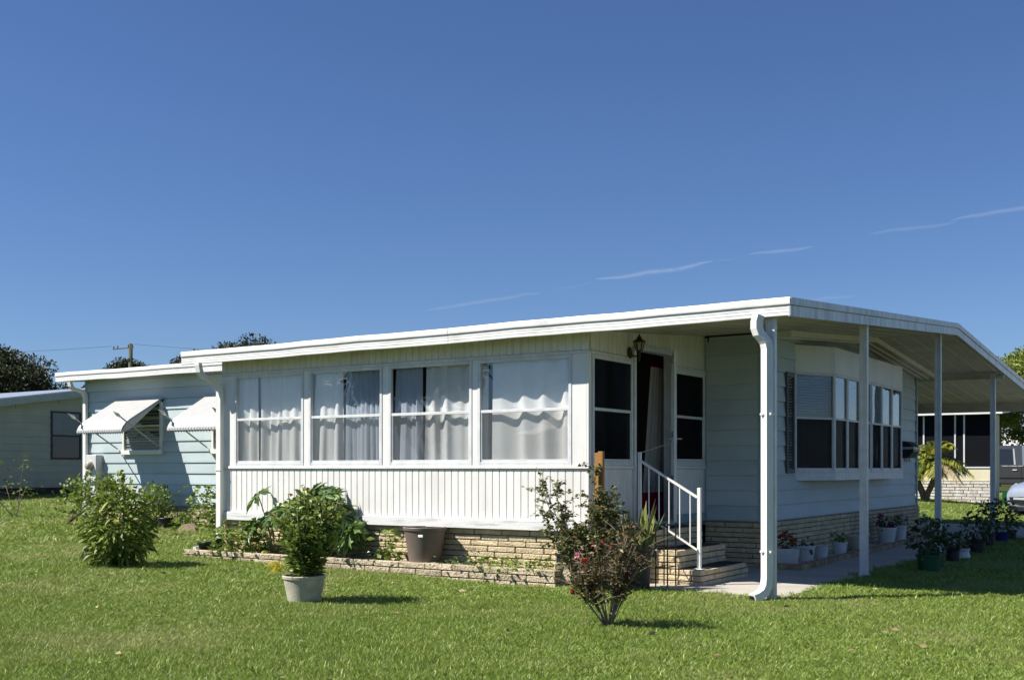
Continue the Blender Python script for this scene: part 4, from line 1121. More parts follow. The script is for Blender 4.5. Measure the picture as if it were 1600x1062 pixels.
for i in range(40):
    a = rg.uniform(-.2, 3.34) + math.pi; rr = rg.uniform(.12, .62); 
    x = PC + rr * math.cos(rg.uniform(0, 6.28)); y = 10.55 + rg.uniform(-.17, .12)
    z_ = .32 + .72 * (1 - ((x - PC + .15) / .85) ** 2) * rg.uniform(.30, 1.0)
    lv.append((x, y, z_, rg.uniform(R(170), R(370)), R(rg.uniform(25, 62)), i))
papaya('big bushy papaya plant in the planter behind the potted shrub', (-9.66, 10.62, .14), lv)

# weeds in the planter and along the wall
def weed(label, base, r, h, n, L, W, mat='lf_weed', name='weed_clump', group='weeds in the brick planter', cat='plant'):
    T = thing(name, label, cat, base, group)
    P = np.array(base) + np.stack([RNG.normal(size=n) * r * .5, RNG.normal(size=n) * r * .3, RNG.random(n) * h], 1)
    an = RNG.uniform(0, 6.28, n)
    leaf_part('foliage', leaves(P, np.stack([np.cos(an), np.sin(an), RNG.uniform(.1, .9, n)], 1), L * RNG.uniform(.6, 1.2, n), W * RNG.uniform(.7, 1.2, n), 2, .35), mat, T)
    stems(T, base, [tuple(P[i]) for i in RNG.choice(n, min(5, n), replace=False)], .005, .002, 'greenstem', .1)
    return T
weed('light green leafy weeds at the left end of the planter', (-11.35, 10.58, .14), .62, .36, 420, .085, .030)
weed('taller weed clump left of the papaya in the planter', (-11.02, 10.62, .14), .35, .46, 190, .095, .034)
weed('single upright weed just left of the brown pot', (-8.62, 10.58, .14), .16, .42, 95, .10, .036)
weed('low dark weeds in the shade right of the brown pot', (-7.66, 10.56, .14), .34, .10, 110, .09, .010, 'lf_dark')
weed('low yellow green ground weeds toward the right end of the planter', (-6.98, 10.58, .14), .62, .15, 360, .065, .020)
weed('thin grassy weed beside the brown pot shadow', (-7.40, 10.58, .14), .12, .22, 40, .09, .008, 'lf_dark')
weed('sparse low weeds behind the potted shrub', (-9.05, 10.54, .14), .45, .16, 140, .07, .016, 'lf_dark')
weed('small upright weed near the right end of the planter', (-6.45, 10.60, .14), .14, .17, 34, .07, .013)

BP = pot('brown_planter_pot', 'large brown plastic pot standing on the brick planter', 'pot_brown', (-8.12, 10.60, .20), .258, .188, .41, rim=.022, rimh=.04)
MB().cbox(-8.03, 10.350, .50, -7.96, 10.364, .53, .004).build('sticker', 'white', BP)
pot('small_black_pot', 'small black pot at the right end of the planter', 'pot_black', (-6.24, 10.62, .19), .078, .062, .19)

# flowering shrub on bare stems in front lawn
def branchy(name, label, base, nst, hmin, hmax, spread, mat, lpb, L, W, flowers, cat='shrub', stemmat='bark', seed=0, split=.35, r0=.014, leafstart=.4, sxy=(1, 1), sub=4):
    T = thing(name, label, cat, base)
    rg = np.random.default_rng(seed); arr = []; tipsl = []
    mb = MB()
    for i in range(nst):
        a = rg.uniform(0, 6.28); s_ = spread * math.sqrt(rg.uniform(.08, 1.0)); h = rg.uniform(hmin, hmax)
        b = Vector(base); tp = Vector((base[0] + s_ * math.cos(a) * sxy[0], base[1] + s_ * math.sin(a) * sxy[1], base[2] + h))
        ctrl = b.lerp(tp, .5) + Vector((rg.uniform(-.05, .05), rg.uniform(-.05, .05), .04))
        pts = [b * (1 - t) ** 2 + ctrl * 2 * t * (1 - t) + tp * t * t for t in np.linspace(0, 1, 7)]
        mb.tube(pts, [r0 * (1 - .75 * k / 6) for k in range(7)], 5)
        segs = [pts]
        for j in range(sub):
            q = rg.uniform(split, .95); k = min(5, int(q * 6)); st_ = pts[k].lerp(pts[k + 1], q * 6 - k)
            en = st_ + Vector((rg.normal() * .13 * sxy[0], rg.normal() * .13 * sxy[1], rg.uniform(.02, .20)))
            md = st_.lerp(en, .5) + Vector((0, 0, .02)); segs.append([st_, md, en]); mb.tube([st_, md, en], [r0 * .35, r0 * .28, r0 * .15], 4)
        for sg in segs:
            A = np.array([tuple(p) for p in sg]); m_ = lpb if len(sg) > 3 else max(4, lpb // 2)
            t = rg.uniform(leafstart if len(sg) > 3 else .1, 1.0, m_) * (len(A) - 1); k = np.minimum(t.astype(int), len(A) - 2); fq = (t - k)[:, None]
            P = A[k] * (1 - fq) + A[k + 1] * fq + rg.normal(size=(m_, 3)) * .012
            an = rg.uniform(0, 6.28, m_)
            arr.append(leaves(P, np.stack([np.cos(an), np.sin(an), rg.uniform(-.3, .9, m_)], 1), L * rg.uniform(.6, 1.25, m_), W * rg.uniform(.7, 1.25, m_), 2, .25, var=rg.random(m_)))
            tipsl.append(A[-1])
    mb.build('stems', stemmat, T, True)
    leaf_part('foliage', arr, mat, T)
    for (fx, fy, fz, fr, fm) in flowers:
        m_ = 34; tl = np.array(tipsl); q = tl[np.argmin(((tl - np.array([fx, fy, fz])) ** 2).sum(1))]      # blooms sit on the nearest twig end
        d = nrm(rg.normal(size=(m_, 3)) + np.array([0, 0, .35])); P = q + d * fr * .25
        leaf_part('flower', leaves(P, d, np.full(m_, fr) * rg.uniform(.6, 1, m_), np.full(m_, fr * .38), 2, .2, .5), fm, T, stuff=False)
    return T
rx, ry = -4.30, 8.06
branchy('flowering_shrub', 'bronze green flowering shrub with red blooms on bare lower stems in the lawn', (rx, ry, -.01), 15, .40, .86, .36, 'lf_myrtle', 24, .044, .0105,
        [(rx - .27, ry - .22, .33, .022, 'lf_red'), (rx + .27, ry - .05, .47, .032, 'lf_red'), (rx + .17, ry - .12, .44, .020, 'lf_red'), (rx - .06, ry - .1, .70, .022, 'lf_red'), (rx + .04, ry - .05, .69, .022, 'lf_red'),
         (rx + .34, ry + .02, .62, .022, 'lf_red'), (rx - .33, ry - .05, .62, .034, 'lf_pink'), (rx - .02, ry - .26, .50, .030, 'lf_coral'), (rx + .30, ry + .1, .56, .026, 'lf_coral')], stemmat='palebark', seed=4, leafstart=.42, split=.35, r0=.0095, sub=12)
# rose behind it, against the porch corner
branchy('rose_bush', 'tall airy rose bush with small leaves against the porch corner', (-5.86, 10.34, .0), 20, .55, 1.36, .60, 'lf_rose', 46, .050, .016,
        [(-5.52, 10.15, .66, .022, 'lf_red')], stemmat='bark', seed=9, leafstart=.3, r0=.009, sxy=(1.15, .6), sub=8)
SK = thing('wooden_stake', 'orange wooden stake standing by the porch corner behind the rose', 'stake', (-5.74, 10.58, 0))
MB().cbox(-5.825, 10.60, 0, -5.745, 10.64, 1.47, .003).build('plank', 'wood', SK)
MB().cbox(-5.76, 10.555, 0, -5.70, 10.598, 1.485, .003).build('plank', 'wood', SK)
MB().prism([(-5.785, .9), (-5.735, .9), (-5.735, 1.36), (-5.785, 1.36)], 'y', 10.52, 10.553).build('plank', 'wood', SK)

# snake plant in black pot
pot('tall_black_pot', 'tall black pot holding the snake plant beside the steps', 'pot_black', (-5.36, 10.72, 0), .15, .12, .46)
SP = thing('snake_plant', 'upright snake plant with yellow edged leaves beside the porch steps', 'plant', (-5.36, 10.72, .42))
rg = np.random.default_rng(3)
for i in range(24):
    a = rg.uniform(0, 6.28); L_ = rg.uniform(.34, .62); lean = rg.uniform(.05, .55)
    b = np.array([[-5.36 + .08 * math.cos(a), 10.72 + .06 * math.sin(a), .41]])
    D = np.array([[lean * math.cos(a), lean * math.sin(a) * .6, 1.0]])
    st = RNG.bit_generator.state
    V, Q, A = leaves(b, D, np.array([L_]), np.array([.0215]), 4, .05, .35, up=.05, var=np.array([rg.random()]), prof=[.55, .9, 1, .7, .03])
    o = leaf_part('leaf', (V, Q, A), 'lf_snake', SP, stuff=False)
    RNG.bit_generator.state = st
    V2, Q2, A2 = leaves(b, D, np.array([L_ * 1.008]), np.array([.0275]), 4, .05, .35, up=.05, var=np.array([rg.random()]), prof=[.55, .9, 1, .7, .03])
    V2 = V2 + np.array([-.0022, .0036, -.001]) * 1.0
    leaf_part('leaf_margin', (V2, Q2, A2), 'lf_snake_edge', o, stuff=False)
# black iron plant stand
IS = thing('iron_trellis', 'thin black iron plant stand in front of the steps', 'plant stand', (-5.24, 11.12, 0))
for x in (-5.315, -5.175):
    for y in (11.05, 11.26): MB().tube([(x, y, .02), (x, y, .70)], .0075, 6).build('leg', 'iron', IS)
for z_ in (.69, .46, .235):
    MB().tube([(-5.315, 11.05, z_), (-5.175, 11.05, z_), (-5.175, 11.26, z_), (-5.315, 11.26, z_), (-5.315, 11.05, z_)], .006, 5).build('shelf_ring', 'iron', IS)

# plants at the foot of the blue wall
dense_shrub('wall_shrub', 'loose light green shrub at the foot of the blue wall under the awning', 'shrub', (-16.55, 13.55, .21), (-16.55, 13.55, .60), (.42, .3, .42), 900, .095, .022, 'lf_weed', 'palebark', 6, .2, .6, .3, seed=6, outw=.5)
dense_shrub('wall_shrub', 'leafy shrub by the downspout at the left corner of the blue wall', 'shrub', (-18.2, 12.9, .28), (-17.7, 12.9, .75), (.75, .25, .52), 760, .105, .022, 'lf_weed', 'palebark', 6, .1, .7, .3, seed=16, outw=.4)
pot('nursery_pot', 'black nursery pot at the foot of the blue wall', 'pot_black', (-16.05, 13.42, .19), .17, .13, .24)
weed('two tall leafy spikes of weed against the blue wall by the downspout', (-15.1, 13.5, .21), .42, .80, 300, .115, .036, 'lf_weed', 'tall_weed', None)
weed('yellow green low clump beside the black nursery pot', (-15.62, 13.45, .2), .32, .32, 200, .10, .028, 'lf_weed', 'weed_clump', None)
weed('pale low clump at the wall beside the porch downspout', (-14.72, 13.4, .2), .3, .42, 200, .10, .034, 'lf_weed', 'weed_clump', None)
o = MB().prism([(-.22, 0), (.22, 0), (.17, .11), (.08, .17), (-.08, .17), (-.17, .11)], 'y', -.05, .05).rot(R(10), (-15.3, 13.25, .17)).build('terracotta_tray', 'pot_terra')
tag(o, 'half round terracotta edging piece on the grass by the blue wall', 'edging piece')
# sapling at the far left
SL = thing('young_sapling', 'thin sapling with few leaves at the left edge of the lawn', 'sapling', (-20.9, 13.63, .28))
tp = [(-21.45, 13.5, 1.35), (-20.75, 13.7, 1.42), (-21.2, 13.6, .95), (-20.6, 13.65, .9), (-21.35, 13.4, .75)]
stems(SL, (-20.9, 13.63, .27), tp, .014, .006, 'palebark', .12)
arr = []
for t in tp:
    P = np.array(t) + RNG.normal(size=(26, 3)) * np.array([.12, .1, .09]); an = RNG.uniform(0, 6.28, 26)
    arr.append(leaves(P, np.stack([np.cos(an), np.sin(an), RNG.uniform(-.2, .6, 26)], 1), RNG.uniform(.07, .12, 26), RNG.uniform(.02, .03, 26), 2, .3))
leaf_part('foliage', arr, 'lf_laurel', SL)
weed('small weed tuft at the left edge of the lawn', (-19.6, 11.55, .22), .3, .25, 80, .14, .02, 'lf_laurel', 'weed_clump', None)

# pots along the end wall
def potted(label, loc, plant, r, h, n, L, W, mat, flower=None, nf=0, name='potted_plant', fsz=.03):
    T = thing(name, label, 'plant', loc)
    c = (loc[0], loc[1], loc[2] + h * .55)
    P, d = ell(n, c, (r, r, h * .5), .2, .3, int(abs(loc[1] * 97)))
    leaf_part('foliage', leaves(P, d * .7 + RNG.normal(size=(n, 3)) * .5 + np.array([0, 0, .5]), L * RNG.uniform(.6, 1.2, n), W * RNG.uniform(.7, 1.2, n), 2, .4), mat, T)
    stems(T, loc, [tuple(P[i]) for i in RNG.choice(n, 5, replace=False)], .007, .003, 'greenstem', .1)
    if flower:
        arr = []
        for i in range(nf):
            q = P[RNG.integers(n)] + np.array([0, 0, .02]); dd = nrm(RNG.normal(size=(16, 3)))
            arr.append(leaves(q + dd * fsz * .2, dd, np.full(16, fsz), np.full(16, fsz * .4), 2, .2, .4))
        leaf_part('flowers', arr, flower, T)
    return T
g1 = 'white pots along the end wall'
p1 = thing('white_box_pot', 'white square sided pot nearest the corner of the end wall bed', 'pot', (-4.92, 14.16, .02), g1)
mb = MB(); a_, b_ = .145, .115
mb.add([(-b_, -b_, 0), (b_, -b_, 0), (b_, b_, 0), (-b_, b_, 0), (-a_, -a_, .25), (a_, -a_, .25), (a_, a_, .25), (-a_, a_, .25), (-a_ + .02, -a_ + .02, .25), (a_ - .02, -a_ + .02, .25), (a_ - .02, a_ - .02, .25), (-a_ + .02, a_ - .02, .25),
        (-a_ + .03, -a_ + .03, .20), (a_ - .03, -a_ + .03, .20), (a_ - .03, a_ - .03, .20), (-a_ + .03, a_ - .03, .20)],
       [(3, 2, 1, 0), (0, 1, 5, 4), (1, 2, 6, 5), (2, 3, 7, 6), (3, 0, 4, 7), (4, 5, 9, 8), (5, 6, 10, 9), (6, 7, 11, 10), (7, 4, 8, 11), (8, 9, 13, 12), (9, 10, 14, 13), (10, 11, 15, 14), (11, 8, 12, 15), (12, 13, 14, 15)])
mb.rot(R(20), (-4.92, 14.16, .02)).build('pot_body', 'pot_white', p1)
potted('red flowered geranium in the pot nearest the corner', (-4.93, 14.18, .22), 0, .14, .26, 70, .06, .025, 'lf_dark', 'lf_coral', 9, 'geranium', .035)
p2 = pot('white_round_pot', 'round white pot with a green leaf motif by the end wall', 'pot_white', (-4.90, 14.78, .02), .140, .108, .25, g1)
mb = MB()
for i in range(8):
    a = R(-62 + i * 4.2 + 15) ; 
    wv = .035 * math.sin(math.pi * (i + .5) / 8)
    def cp(t, z_): return (-4.90 + (.108 + .033 * z_ / .25 + .004) * math.cos(t), 14.78 + (.108 + .033 * z_ / .25 + .004) * math.sin(t), .02 + z_)
    zc_ = .19 - i * .006
    a1 = R(-62 + (i + 1) * 4.2 + 15); w2 = .035 * math.sin(math.pi * (i + 1.5) / 8) if i < 7 else .002
    mb.add([cp(a, zc_ - wv), cp(a1, zc_ - .006 - w2), cp(a1, zc_ - .006 + w2), cp(a, zc_ + wv)], [(0, 1, 2, 3)])
mb.build('leaf_motif', 'printgreen', p2, recalc=False)
potted('small leafy plant behind the leaf motif pot', (-4.90, 14.80, .20), 0, .10, .16, 36, .06, .02, 'lf_dark')
pot('white_round_pot', 'small empty white pot between the leaf motif pot and the yellow plant', 'pot_white', (-4.94, 15.62, .02), .098, .082, .205, g1, rim=.012, rimh=.02)
pot('white_round_pot', 'white pot holding a yellowish plant by the end wall', 'pot_white', (-4.90, 16.34, .02), .112, .088, .21, g1, rim=.014, rimh=.025)
potted('yellowish leafy plant in a white pot by the end wall', (-4.90, 16.34, .19), 0, .11, .20, 60, .06, .024, 'lf_weed')
pot('grey_bowl_pot', 'wide grey bowl pot just behind the second post', 'pot_stone', (-4.92, 17.25, .02), .155, .10, .26, g1)
pot('white_round_pot', 'small white pot just right of the second post', 'pot_white', (-4.95, 17.75, .02), .09, .08, .27, g1)
pot('white_round_pot', 'big white pot with magenta petunias by the end wall', 'pot_white', (-4.92, 19.02, .02), .165, .115, .31, g1)
potted('magenta and pale petunias in the big white pot', (-4.92, 19.02, .28), 0, .19, .22, 120, .06, .024, 'lf_dark', 'lf_magenta', 9, 'petunias', .045)
pot('white_round_pot', 'white pot with white flowers right of the petunias', 'pot_white', (-4.90, 19.78, .02), .125, .10, .31, g1)
potted('small white flowers in the pot right of the petunias', (-4.90, 19.78, .28), 0, .16, .22, 90, .06, .022, 'lf_dark', 'lf_white', 6, 'white_flowers', .035)
weed('brown dry plant at the back end of the end wall bed', (-4.95, 20.6, .05), .22, .25, 70, .08, .02, 'lf_dead', 'dry_plant', None)

# pots along the post row on the grass
g2 = 'pots along the post row'
rowp = [('green_pot', 'larger green pot at the front of the row by the posts', 'pot_green', (-3.22, 14.42, 0), .155, .12, .245), ('green_pot', 'second green pot behind the larger green one', 'pot_green', (-3.27, 15.02, 0), .125, .10, .235),
        ('black_pot', 'black pot between the green pot and the white bucket', 'pot_black', (-3.30, 16.2, 0), .10, .085, .22), ('white_bucket', 'white bucket in the row of dark pots', 'pot_white', (-3.29, 16.85, 0), .085, .105, .17),
        ('black_pot', 'wide black pot right behind the white bucket', 'pot_black', (-3.33, 18.05, 0), .135, .115, .23), ('black_pot', 'black pot beside the blue pot', 'pot_black', (-3.44, 19.6, 0), .11, .09, .24),
        ('blue_pot', 'round blue glazed pot near the end of the pot row', 'pot_blue', (-3.42, 20.65, 0), .13, .10, .22), ('black_pot', 'last black pot of the row by the driveway', 'pot_black', (-3.38, 21.5, 0), .085, .07, .22)]
for q in rowp: pot(*q, group=g2)
rowl = [('tall leafy shrub with white flowers in the larger green pot', -3.24, 14.42, .20, .52, .23, 210, 'lf_white', 7), ('leafy plant with small white flowers in the second green pot', -3.27, 15.02, .20, .42, .17, 120, 'lf_white', 5),
        ('low plant in the black pot left of the white bucket', -3.30, 16.2, .18, .26, .14, 80, None, 0), ('trailing plant in the white bucket', -3.29, 16.85, .15, .24, .12, 60, None, 0),
        ('broad leaved plant in the wide black pot', -3.33, 18.05, .19, .42, .22, 150, None, 0), ('tall dark plant in the black pot beside the blue pot', -3.44, 19.6, .20, .55, .22, 170, None, 0),
        ('leafy plant in the blue pot', -3.42, 20.65, .18, .58, .26, 190, None, 0), ('small plant in the last pot by the driveway', -3.38, 21.5, .18, .40, .14, 70, None, 0)]
for i, (lab, x, y, z_, h, r_, n_, fl, nf) in enumerate(rowl):
    potted(lab, (x, y, z_), 0, r_, h, n_, .085, .028, 'lf_dark', fl, nf, 'potted_plant', .028)

# ------------------------------------------------------------------ neighbouring house on the left
NL = thing('neighbour_house', 'grey green clapboard house in shade at the left edge', 'house', (-36, 20, .4))
XN = -28.5
def nl_top(y): return 2.16 + .149 * (y - 11.9) if y <= 21.5 else 3.59 - .149 * (y - 21.5)
nw = MB().prism([(11.95, .76), (31.0, .76), (31.0, 2.1), (21.5, nl_top(21.5) - .01), (11.95, 2.1)], 'x', XN - 14, XN).build('wall', 'nbr', NL)
z = .78
while z < 3.5:
    a = 12.0 if z < 2.0 else 12.0 + (z - 2.0) / .149; b = 43.0 - a
    if b - a > .5: board(nw, (XN, a), R(90), b - a, z, .2, 'nbr', .022)
    z += .2
for (ys_, nm) in (([11.5, 21.5], 'roof'), ([21.5, 31.5], 'roof')):
    v = []
    for y in ys_:
        b = 2.16 + .149 * (min(y, 43 - y) - 11.9)
        v += [(XN - 14.4, y, b + .02), (XN + .35, y, b + .02), (XN + .35, y, b + .16), (XN - 14.4, y, b + .16)]
    MB().add(v, [(3, 2, 1, 0), (4, 5, 6, 7)] + [(k, (k + 1) % 4, 4 + (k + 1) % 4, 4 + k) for k in range(4)]).build('roof', 'metalroof', NL)
    v = []
    for y in ys_:
        b = 2.16 + .149 * (min(y, 43 - y) - 11.9)
        v += [(XN + .352, y, b - .06), (XN + .39, y, b - .06), (XN + .39, y, b + .13), (XN + .352, y, b + .13)]
    MB().add(v, [(3, 2, 1, 0), (4, 5, 6, 7)] + [(k, (k + 1) % 4, 4 + (k + 1) % 4, 4 + k) for k in range(4)]).build('rake_board', 'nbr_trim', NL)
o = MB().cbox(XN + .0, 19.66, 1.57, XN + .05, 19.71, 2.95, .004).cbox(XN, 20.60, 1.57, XN + .05, 20.65, 2.95, .004).cbox(XN, 19.71, 1.57, XN + .05, 20.60, 1.62, .004).cbox(XN, 19.71, 2.90, XN + .05, 20.60, 2.95, .004).cbox(XN, 19.71, 2.22, XN + .045, 20.60, 2.27, .004).build('window', 'winblack', NL)
MB().box(XN + .024, 19.71, 1.62, XN + .028, 20.60, 2.22).build('pane', 'darkpane', o)
for k in range(17): MB().box(XN + .024, 19.72, 2.28 + k * .037, XN + .034, 20.59, 2.28 + k * .037 + .03).build('slat', 'greyblind', o)
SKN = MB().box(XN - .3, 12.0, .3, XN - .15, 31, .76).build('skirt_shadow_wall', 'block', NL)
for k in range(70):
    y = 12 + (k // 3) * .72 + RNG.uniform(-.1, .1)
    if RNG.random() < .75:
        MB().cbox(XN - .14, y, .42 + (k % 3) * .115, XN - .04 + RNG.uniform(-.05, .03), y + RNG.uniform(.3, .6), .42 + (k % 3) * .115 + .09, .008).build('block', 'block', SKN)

# ------------------------------------------------------------------ neighbouring porch house on the right
NR = thing('neighbour_porch_house', 'house beyond the carport with dark screened porch and white roof edge', 'house', (-12, 40, .2))
YN = 38.7; x1 = -6.63; x0 = -17.0
MB().box(x0, YN + .02, .905, x1, YN + .12, 1.32).build('knee_wall', 'creamwall', NR)
jm = MB(); bricks(None, (x0, YN - .01), 0, x1 - x0 + .05, .19, 7, joined=jm, pitch=.10, L=.42, gap=.02, D=.10)
MB().box(x0, YN + .03, .0, x1, YN + .1, .90).build('skirt', 'whitejoint', NR); jm.build('brick_rows', 'whitebrick', NR, kind='stuff')
MB().cbox(x0, YN - .01, 1.322, x1 + .02, YN + .12, 1.36, .004).build('sill', 'fascia', NR)
for x in (-16, -14.9, -13.8, -12.7, -11.6, -10.5, -9.55, -8.81, -7.82, -7.54, -6.70):
    MB().cbox(x - .025, YN + .02, 1.361, x + .025, YN + .09, 3.06, .004).build('screen_mullion', 'alu', NR)
MB().box(x0, YN + .05, 1.361, x1 - .02, YN + .054, 3.06).build('screen', 'screen_black', NR)
MB().box(x0, YN + .9, .0, x1 - .05, YN + 1.0, 3.06).box(x0, YN + .13, .8, x1 - .06, YN + .9, .9).build('wall', 'dark_in', NR)
MB().box(x1 - .05, YN + .13, .0, x1, YN + 1.0, 3.06).build('wall', 'creamwall', NR)
MB().cbox(x0 - .3, YN - .36, 3.05, x1 + .32, YN - .30, 3.20, .006).build('fascia', 'fascia', NR)
MB().add([(x0 - .3, YN - .30, 3.06), (x1 + .3, YN - .30, 3.06), (x1 + .3, 39.9, 3.16), (x0 - .3, 39.9, 3.16), (x0 - .3, YN - .30, 3.19), (x1 + .3, YN - .30, 3.19), (x1 + .3, 39.9, 3.29), (x0 - .3, 39.9, 3.29)],
         [(3, 2, 1, 0), (4, 5, 6, 7), (0, 1, 5, 4), (1, 2, 6, 5), (2, 3, 7, 6), (3, 0, 4, 7)]).build('roof', 'whiteroof', NR)
for k in range(27):
    x = x0 - .25 + k * .4
    MB().add([(x - .03, YN - .34, 3.19), (x + .03, YN - .34, 3.19), (x + .03, 39.9, 3.30), (x - .03, 39.9, 3.30), (x - .015, YN - .34, 3.245), (x + .015, YN - .34, 3.245), (x + .015, 39.9, 3.355), (x - .015, 39.9, 3.355)],
             [(3, 2, 1, 0), (4, 5, 6, 7), (0, 1, 5, 4), (1, 2, 6, 5), (2, 3, 7, 6), (3, 0, 4, 7)]).build('roof_rib', 'whiteroof', NR)
o = MB().cbox(-6.40, YN + .1, .15, -6.0, YN + .55, .62, .02).build('utility_box', 'pot_green'); tag(o, 'dark green utility box at the end of the white brick wall', 'utility box')

# white building with ribbed roof behind the truck
SD = thing('white_shed', 'white building with scalloped metal roof behind the pickup truck', 'building', (-11, 71, .3))
MB().box(-16.0, 70.9, .3, -8.0, 75.0, 2.35).build('wall', 'white', SD)
v = []; n_ = 40
for i in range(n_ + 1):
    x = -16.4 + 8.9 * i / n_; b = .05 if i % 2 else 0
    v += [(x, 70.3, 2.45 + b), (x, 75.2, 3.55 + b)]
MB().add(v, [(2 * i, 2 * i + 2, 2 * i + 3, 2 * i + 1) for i in range(n_)]).build('roof', 'whiteroof', SD, recalc=False)
MB().prism([(70.3, 2.25), (70.3, 2.43), (75.2, 3.53), (75.2, 3.35)], 'x', -7.62, -7.5).build('rake_board', 'nbr_trim', SD)
MB().prism([(70.95, 2.35), (75.0, 2.35), (75.0, 3.30)], 'x', -8.1, -8.0).build('gable', 'white', SD)

# ------------------------------------------------------------------ vehicles
def wheel(parent, x, y, z_, r_, w_, axis_ang):
    o = MB().lathe([(r_ * .6, -w_ / 2), (r_ * .95, -w_ / 2), (r_, -w_ / 2 + .03), (r_, w_ / 2 - .03), (r_ * .95, w_ / 2), (r_ * .6, w_ / 2)], 28).build('wheel', 'tyre', parent); smooth_by_angle(o)
    p = wloc(parent); o.location = (x - p[0], y - p[1], z_ - p[2]); o.rotation_euler = (R(90), 0, axis_ang)
    q = MB().lathe([(.001, -w_ / 2 - .004), (r_ * .25, -w_ / 2 - .012), (r_ * .58, -w_ / 2 - .002), (r_ * .58, w_ / 2 + .002), (r_ * .25, w_ / 2 + .012), (.001, w_ / 2 + .004)], 20).mesh('rim'); q.materials.append(M['rim'])
    rr = bpy.data.objects.new('rim', q); COL.objects.link(rr); rr.parent = o
# pickup: local x forward (-), built along X; cab rear near x=-7.5
TX = .28
TK = thing('pickup_truck', 'dark grey crew cab pickup truck parked beyond the neighbouring porch', 'truck', (-8.5, 48.8, .25))
tz, ty = .30, 48.0
def side_prism(poly, y0, y1): return MB().prism([(x + TX, z_ + tz) for x, z_ in poly], 'y', y0, y1)
side_prism([(-11.6, .42), (-5.6, .42), (-5.6, 1.12), (-7.42, 1.12), (-7.48, 1.10), (-11.3, 1.12), (-11.55, 1.0)], ty, ty + 1.95).build('body', 'truck', TK)
def cab(v0, v1, ins, name, mat):
    lo = [(-10.2 + TX, 1.12), (-7.45 + TX, 1.12)]; hi = [(-9.55 + TX, 1.93), (-7.50 + TX, 1.93)]
    v = [(lo[0][0], ty + .02, lo[0][1] + tz), (lo[1][0], ty + .02, lo[1][1] + tz), (lo[1][0], ty + 1.93, lo[1][1] + tz), (lo[0][0], ty + 1.93, lo[0][1] + tz),
         (hi[0][0], ty + .16, hi[0][1] + tz), (hi[1][0], ty + .16, hi[1][1] + tz), (hi[1][0], ty + 1.79, hi[1][1] + tz), (hi[0][0], ty + 1.79, hi[0][1] + tz)]
    return MB().add(v, [(3, 2, 1, 0), (4, 5, 6, 7), (0, 1, 5, 4), (1, 2, 6, 5), (2, 3, 7, 6), (3, 0, 4, 7)]).build(name, mat, TK)
CB = cab(0, 0, 0, 'cab', 'truck')
def sidepanel(xs, parent, name, mat, off):
    v = []
    for (x, zf) in xs:
        yy = ty + .02 + .14 * (zf - 1.12) / .81 - off; v.append((x + TX, yy, zf + tz)); 
    n_ = len(v); v2 = [(a, b + .012, c_) for a, b, c_ in v]
    return MB().add(v + v2, [tuple(range(n_)), tuple(reversed(range(n_, 2 * n_)))] + [(i, (i + 1) % n_, n_ + (i + 1) % n_, n_ + i) for i in range(n_)]).build(name, mat, parent)
sidepanel([(-8.72, 1.18), (-7.80, 1.18), (-7.86, 1.78), (-8.66, 1.80)], CB, 'side_window', 'darkpane', .010)
sidepanel([(-9.85, 1.18), (-8.80, 1.18), (-8.76, 1.80), (-9.42, 1.80)], CB, 'side_window', 'darkpane', .010)
sidepanel([(-7.76, 1.16), (-7.70, 1.16), (-7.77, 1.80), (-7.82, 1.80)], CB, 'window_trim', 'alu_grey', .012)
for x in (-7.50 + TX, -8.76 + TX, -9.95 + TX): MB().box(x - .006, ty - .004, .50 + tz, x + .006, ty + .002, 1.12 + tz).build('door_gap', 'black', TK)
for x in (-7.70 + TX, -9.05 + TX): MB().cbox(x - .11, ty - .03, .93 + tz, x + .05, ty - .002, .97 + tz, .005).build('door_handle', 'alu', TK)
MB().cbox(-10.0 + TX, ty - .07, .38 + tz, -7.5 + TX, ty + .10, .44 + tz, .01).build('running_board', 'black', TK)
MB().cbox(-10.1 + TX, ty - .008, .60 + tz, -5.7 + TX, ty + .0, .66 + tz, .003).build('side_moulding', 'black', TK)
for x in (-10.6 + TX, -6.6 + TX):
    for y in (ty + .12, ty + 1.83): wheel(TK, x, y, .40 + tz, .40, .26, 0)
for x in (-10.6, -6.6): MB().lathe([(.001, 0), (.48, 0), (.48, .01), (.001, .01)], 24).build('wheel_arch', 'black', TK)
for o in [c_ for c_ in TK.children if c_.name.startswith('wheel_arch')]:
    i = 0 if o.name == 'wheel_arch' else 1
    o.rotation_euler = (R(90), 0, 0); o.location = ((-10.6, -6.6)[i] + TX + 8.5, ty - .004 - 48.8, .42 + tz - .25)

# small white hatchback, nose to the left
CR = thing('white_hatchback', 'white hatchback with its nose showing beside the farthest post', 'car', (-3.4, 33.2, .04))
cz = .05
secs = [  # distance from nose, half width, zlow, zmid, ztop, crown half width
    (0.00, .50, .30, .52, .66, .40), (0.06, .66, .20, .52, .74, .52), (0.22, .78, .17, .55, .84, .62), (0.50, .83, .17, .58, .93, .68), (0.95, .84, .17, .60, 1.02, .70),
    (1.15, .845, .17, .60, 1.07, .70), (1.75, .85, .17, .62, 1.44, .58), (2.3, .85, .17, .62, 1.52, .57), (3.0, .85, .17, .62, 1.48, .56), (3.45, .82, .20, .62, 1.30, .58), (3.75, .74, .28, .62, .95, .6)]
ca = R(47); fx, fy = math.cos(ca), math.sin(ca); nxp, nyp = -4.78, 31.75      # nose position, body runs along +x
def cpos(d, s_, z_): return (nxp + fx * d - fy * s_, nyp + fy * d + fx * s_, z_ + cz)
v = []; m_ = 12
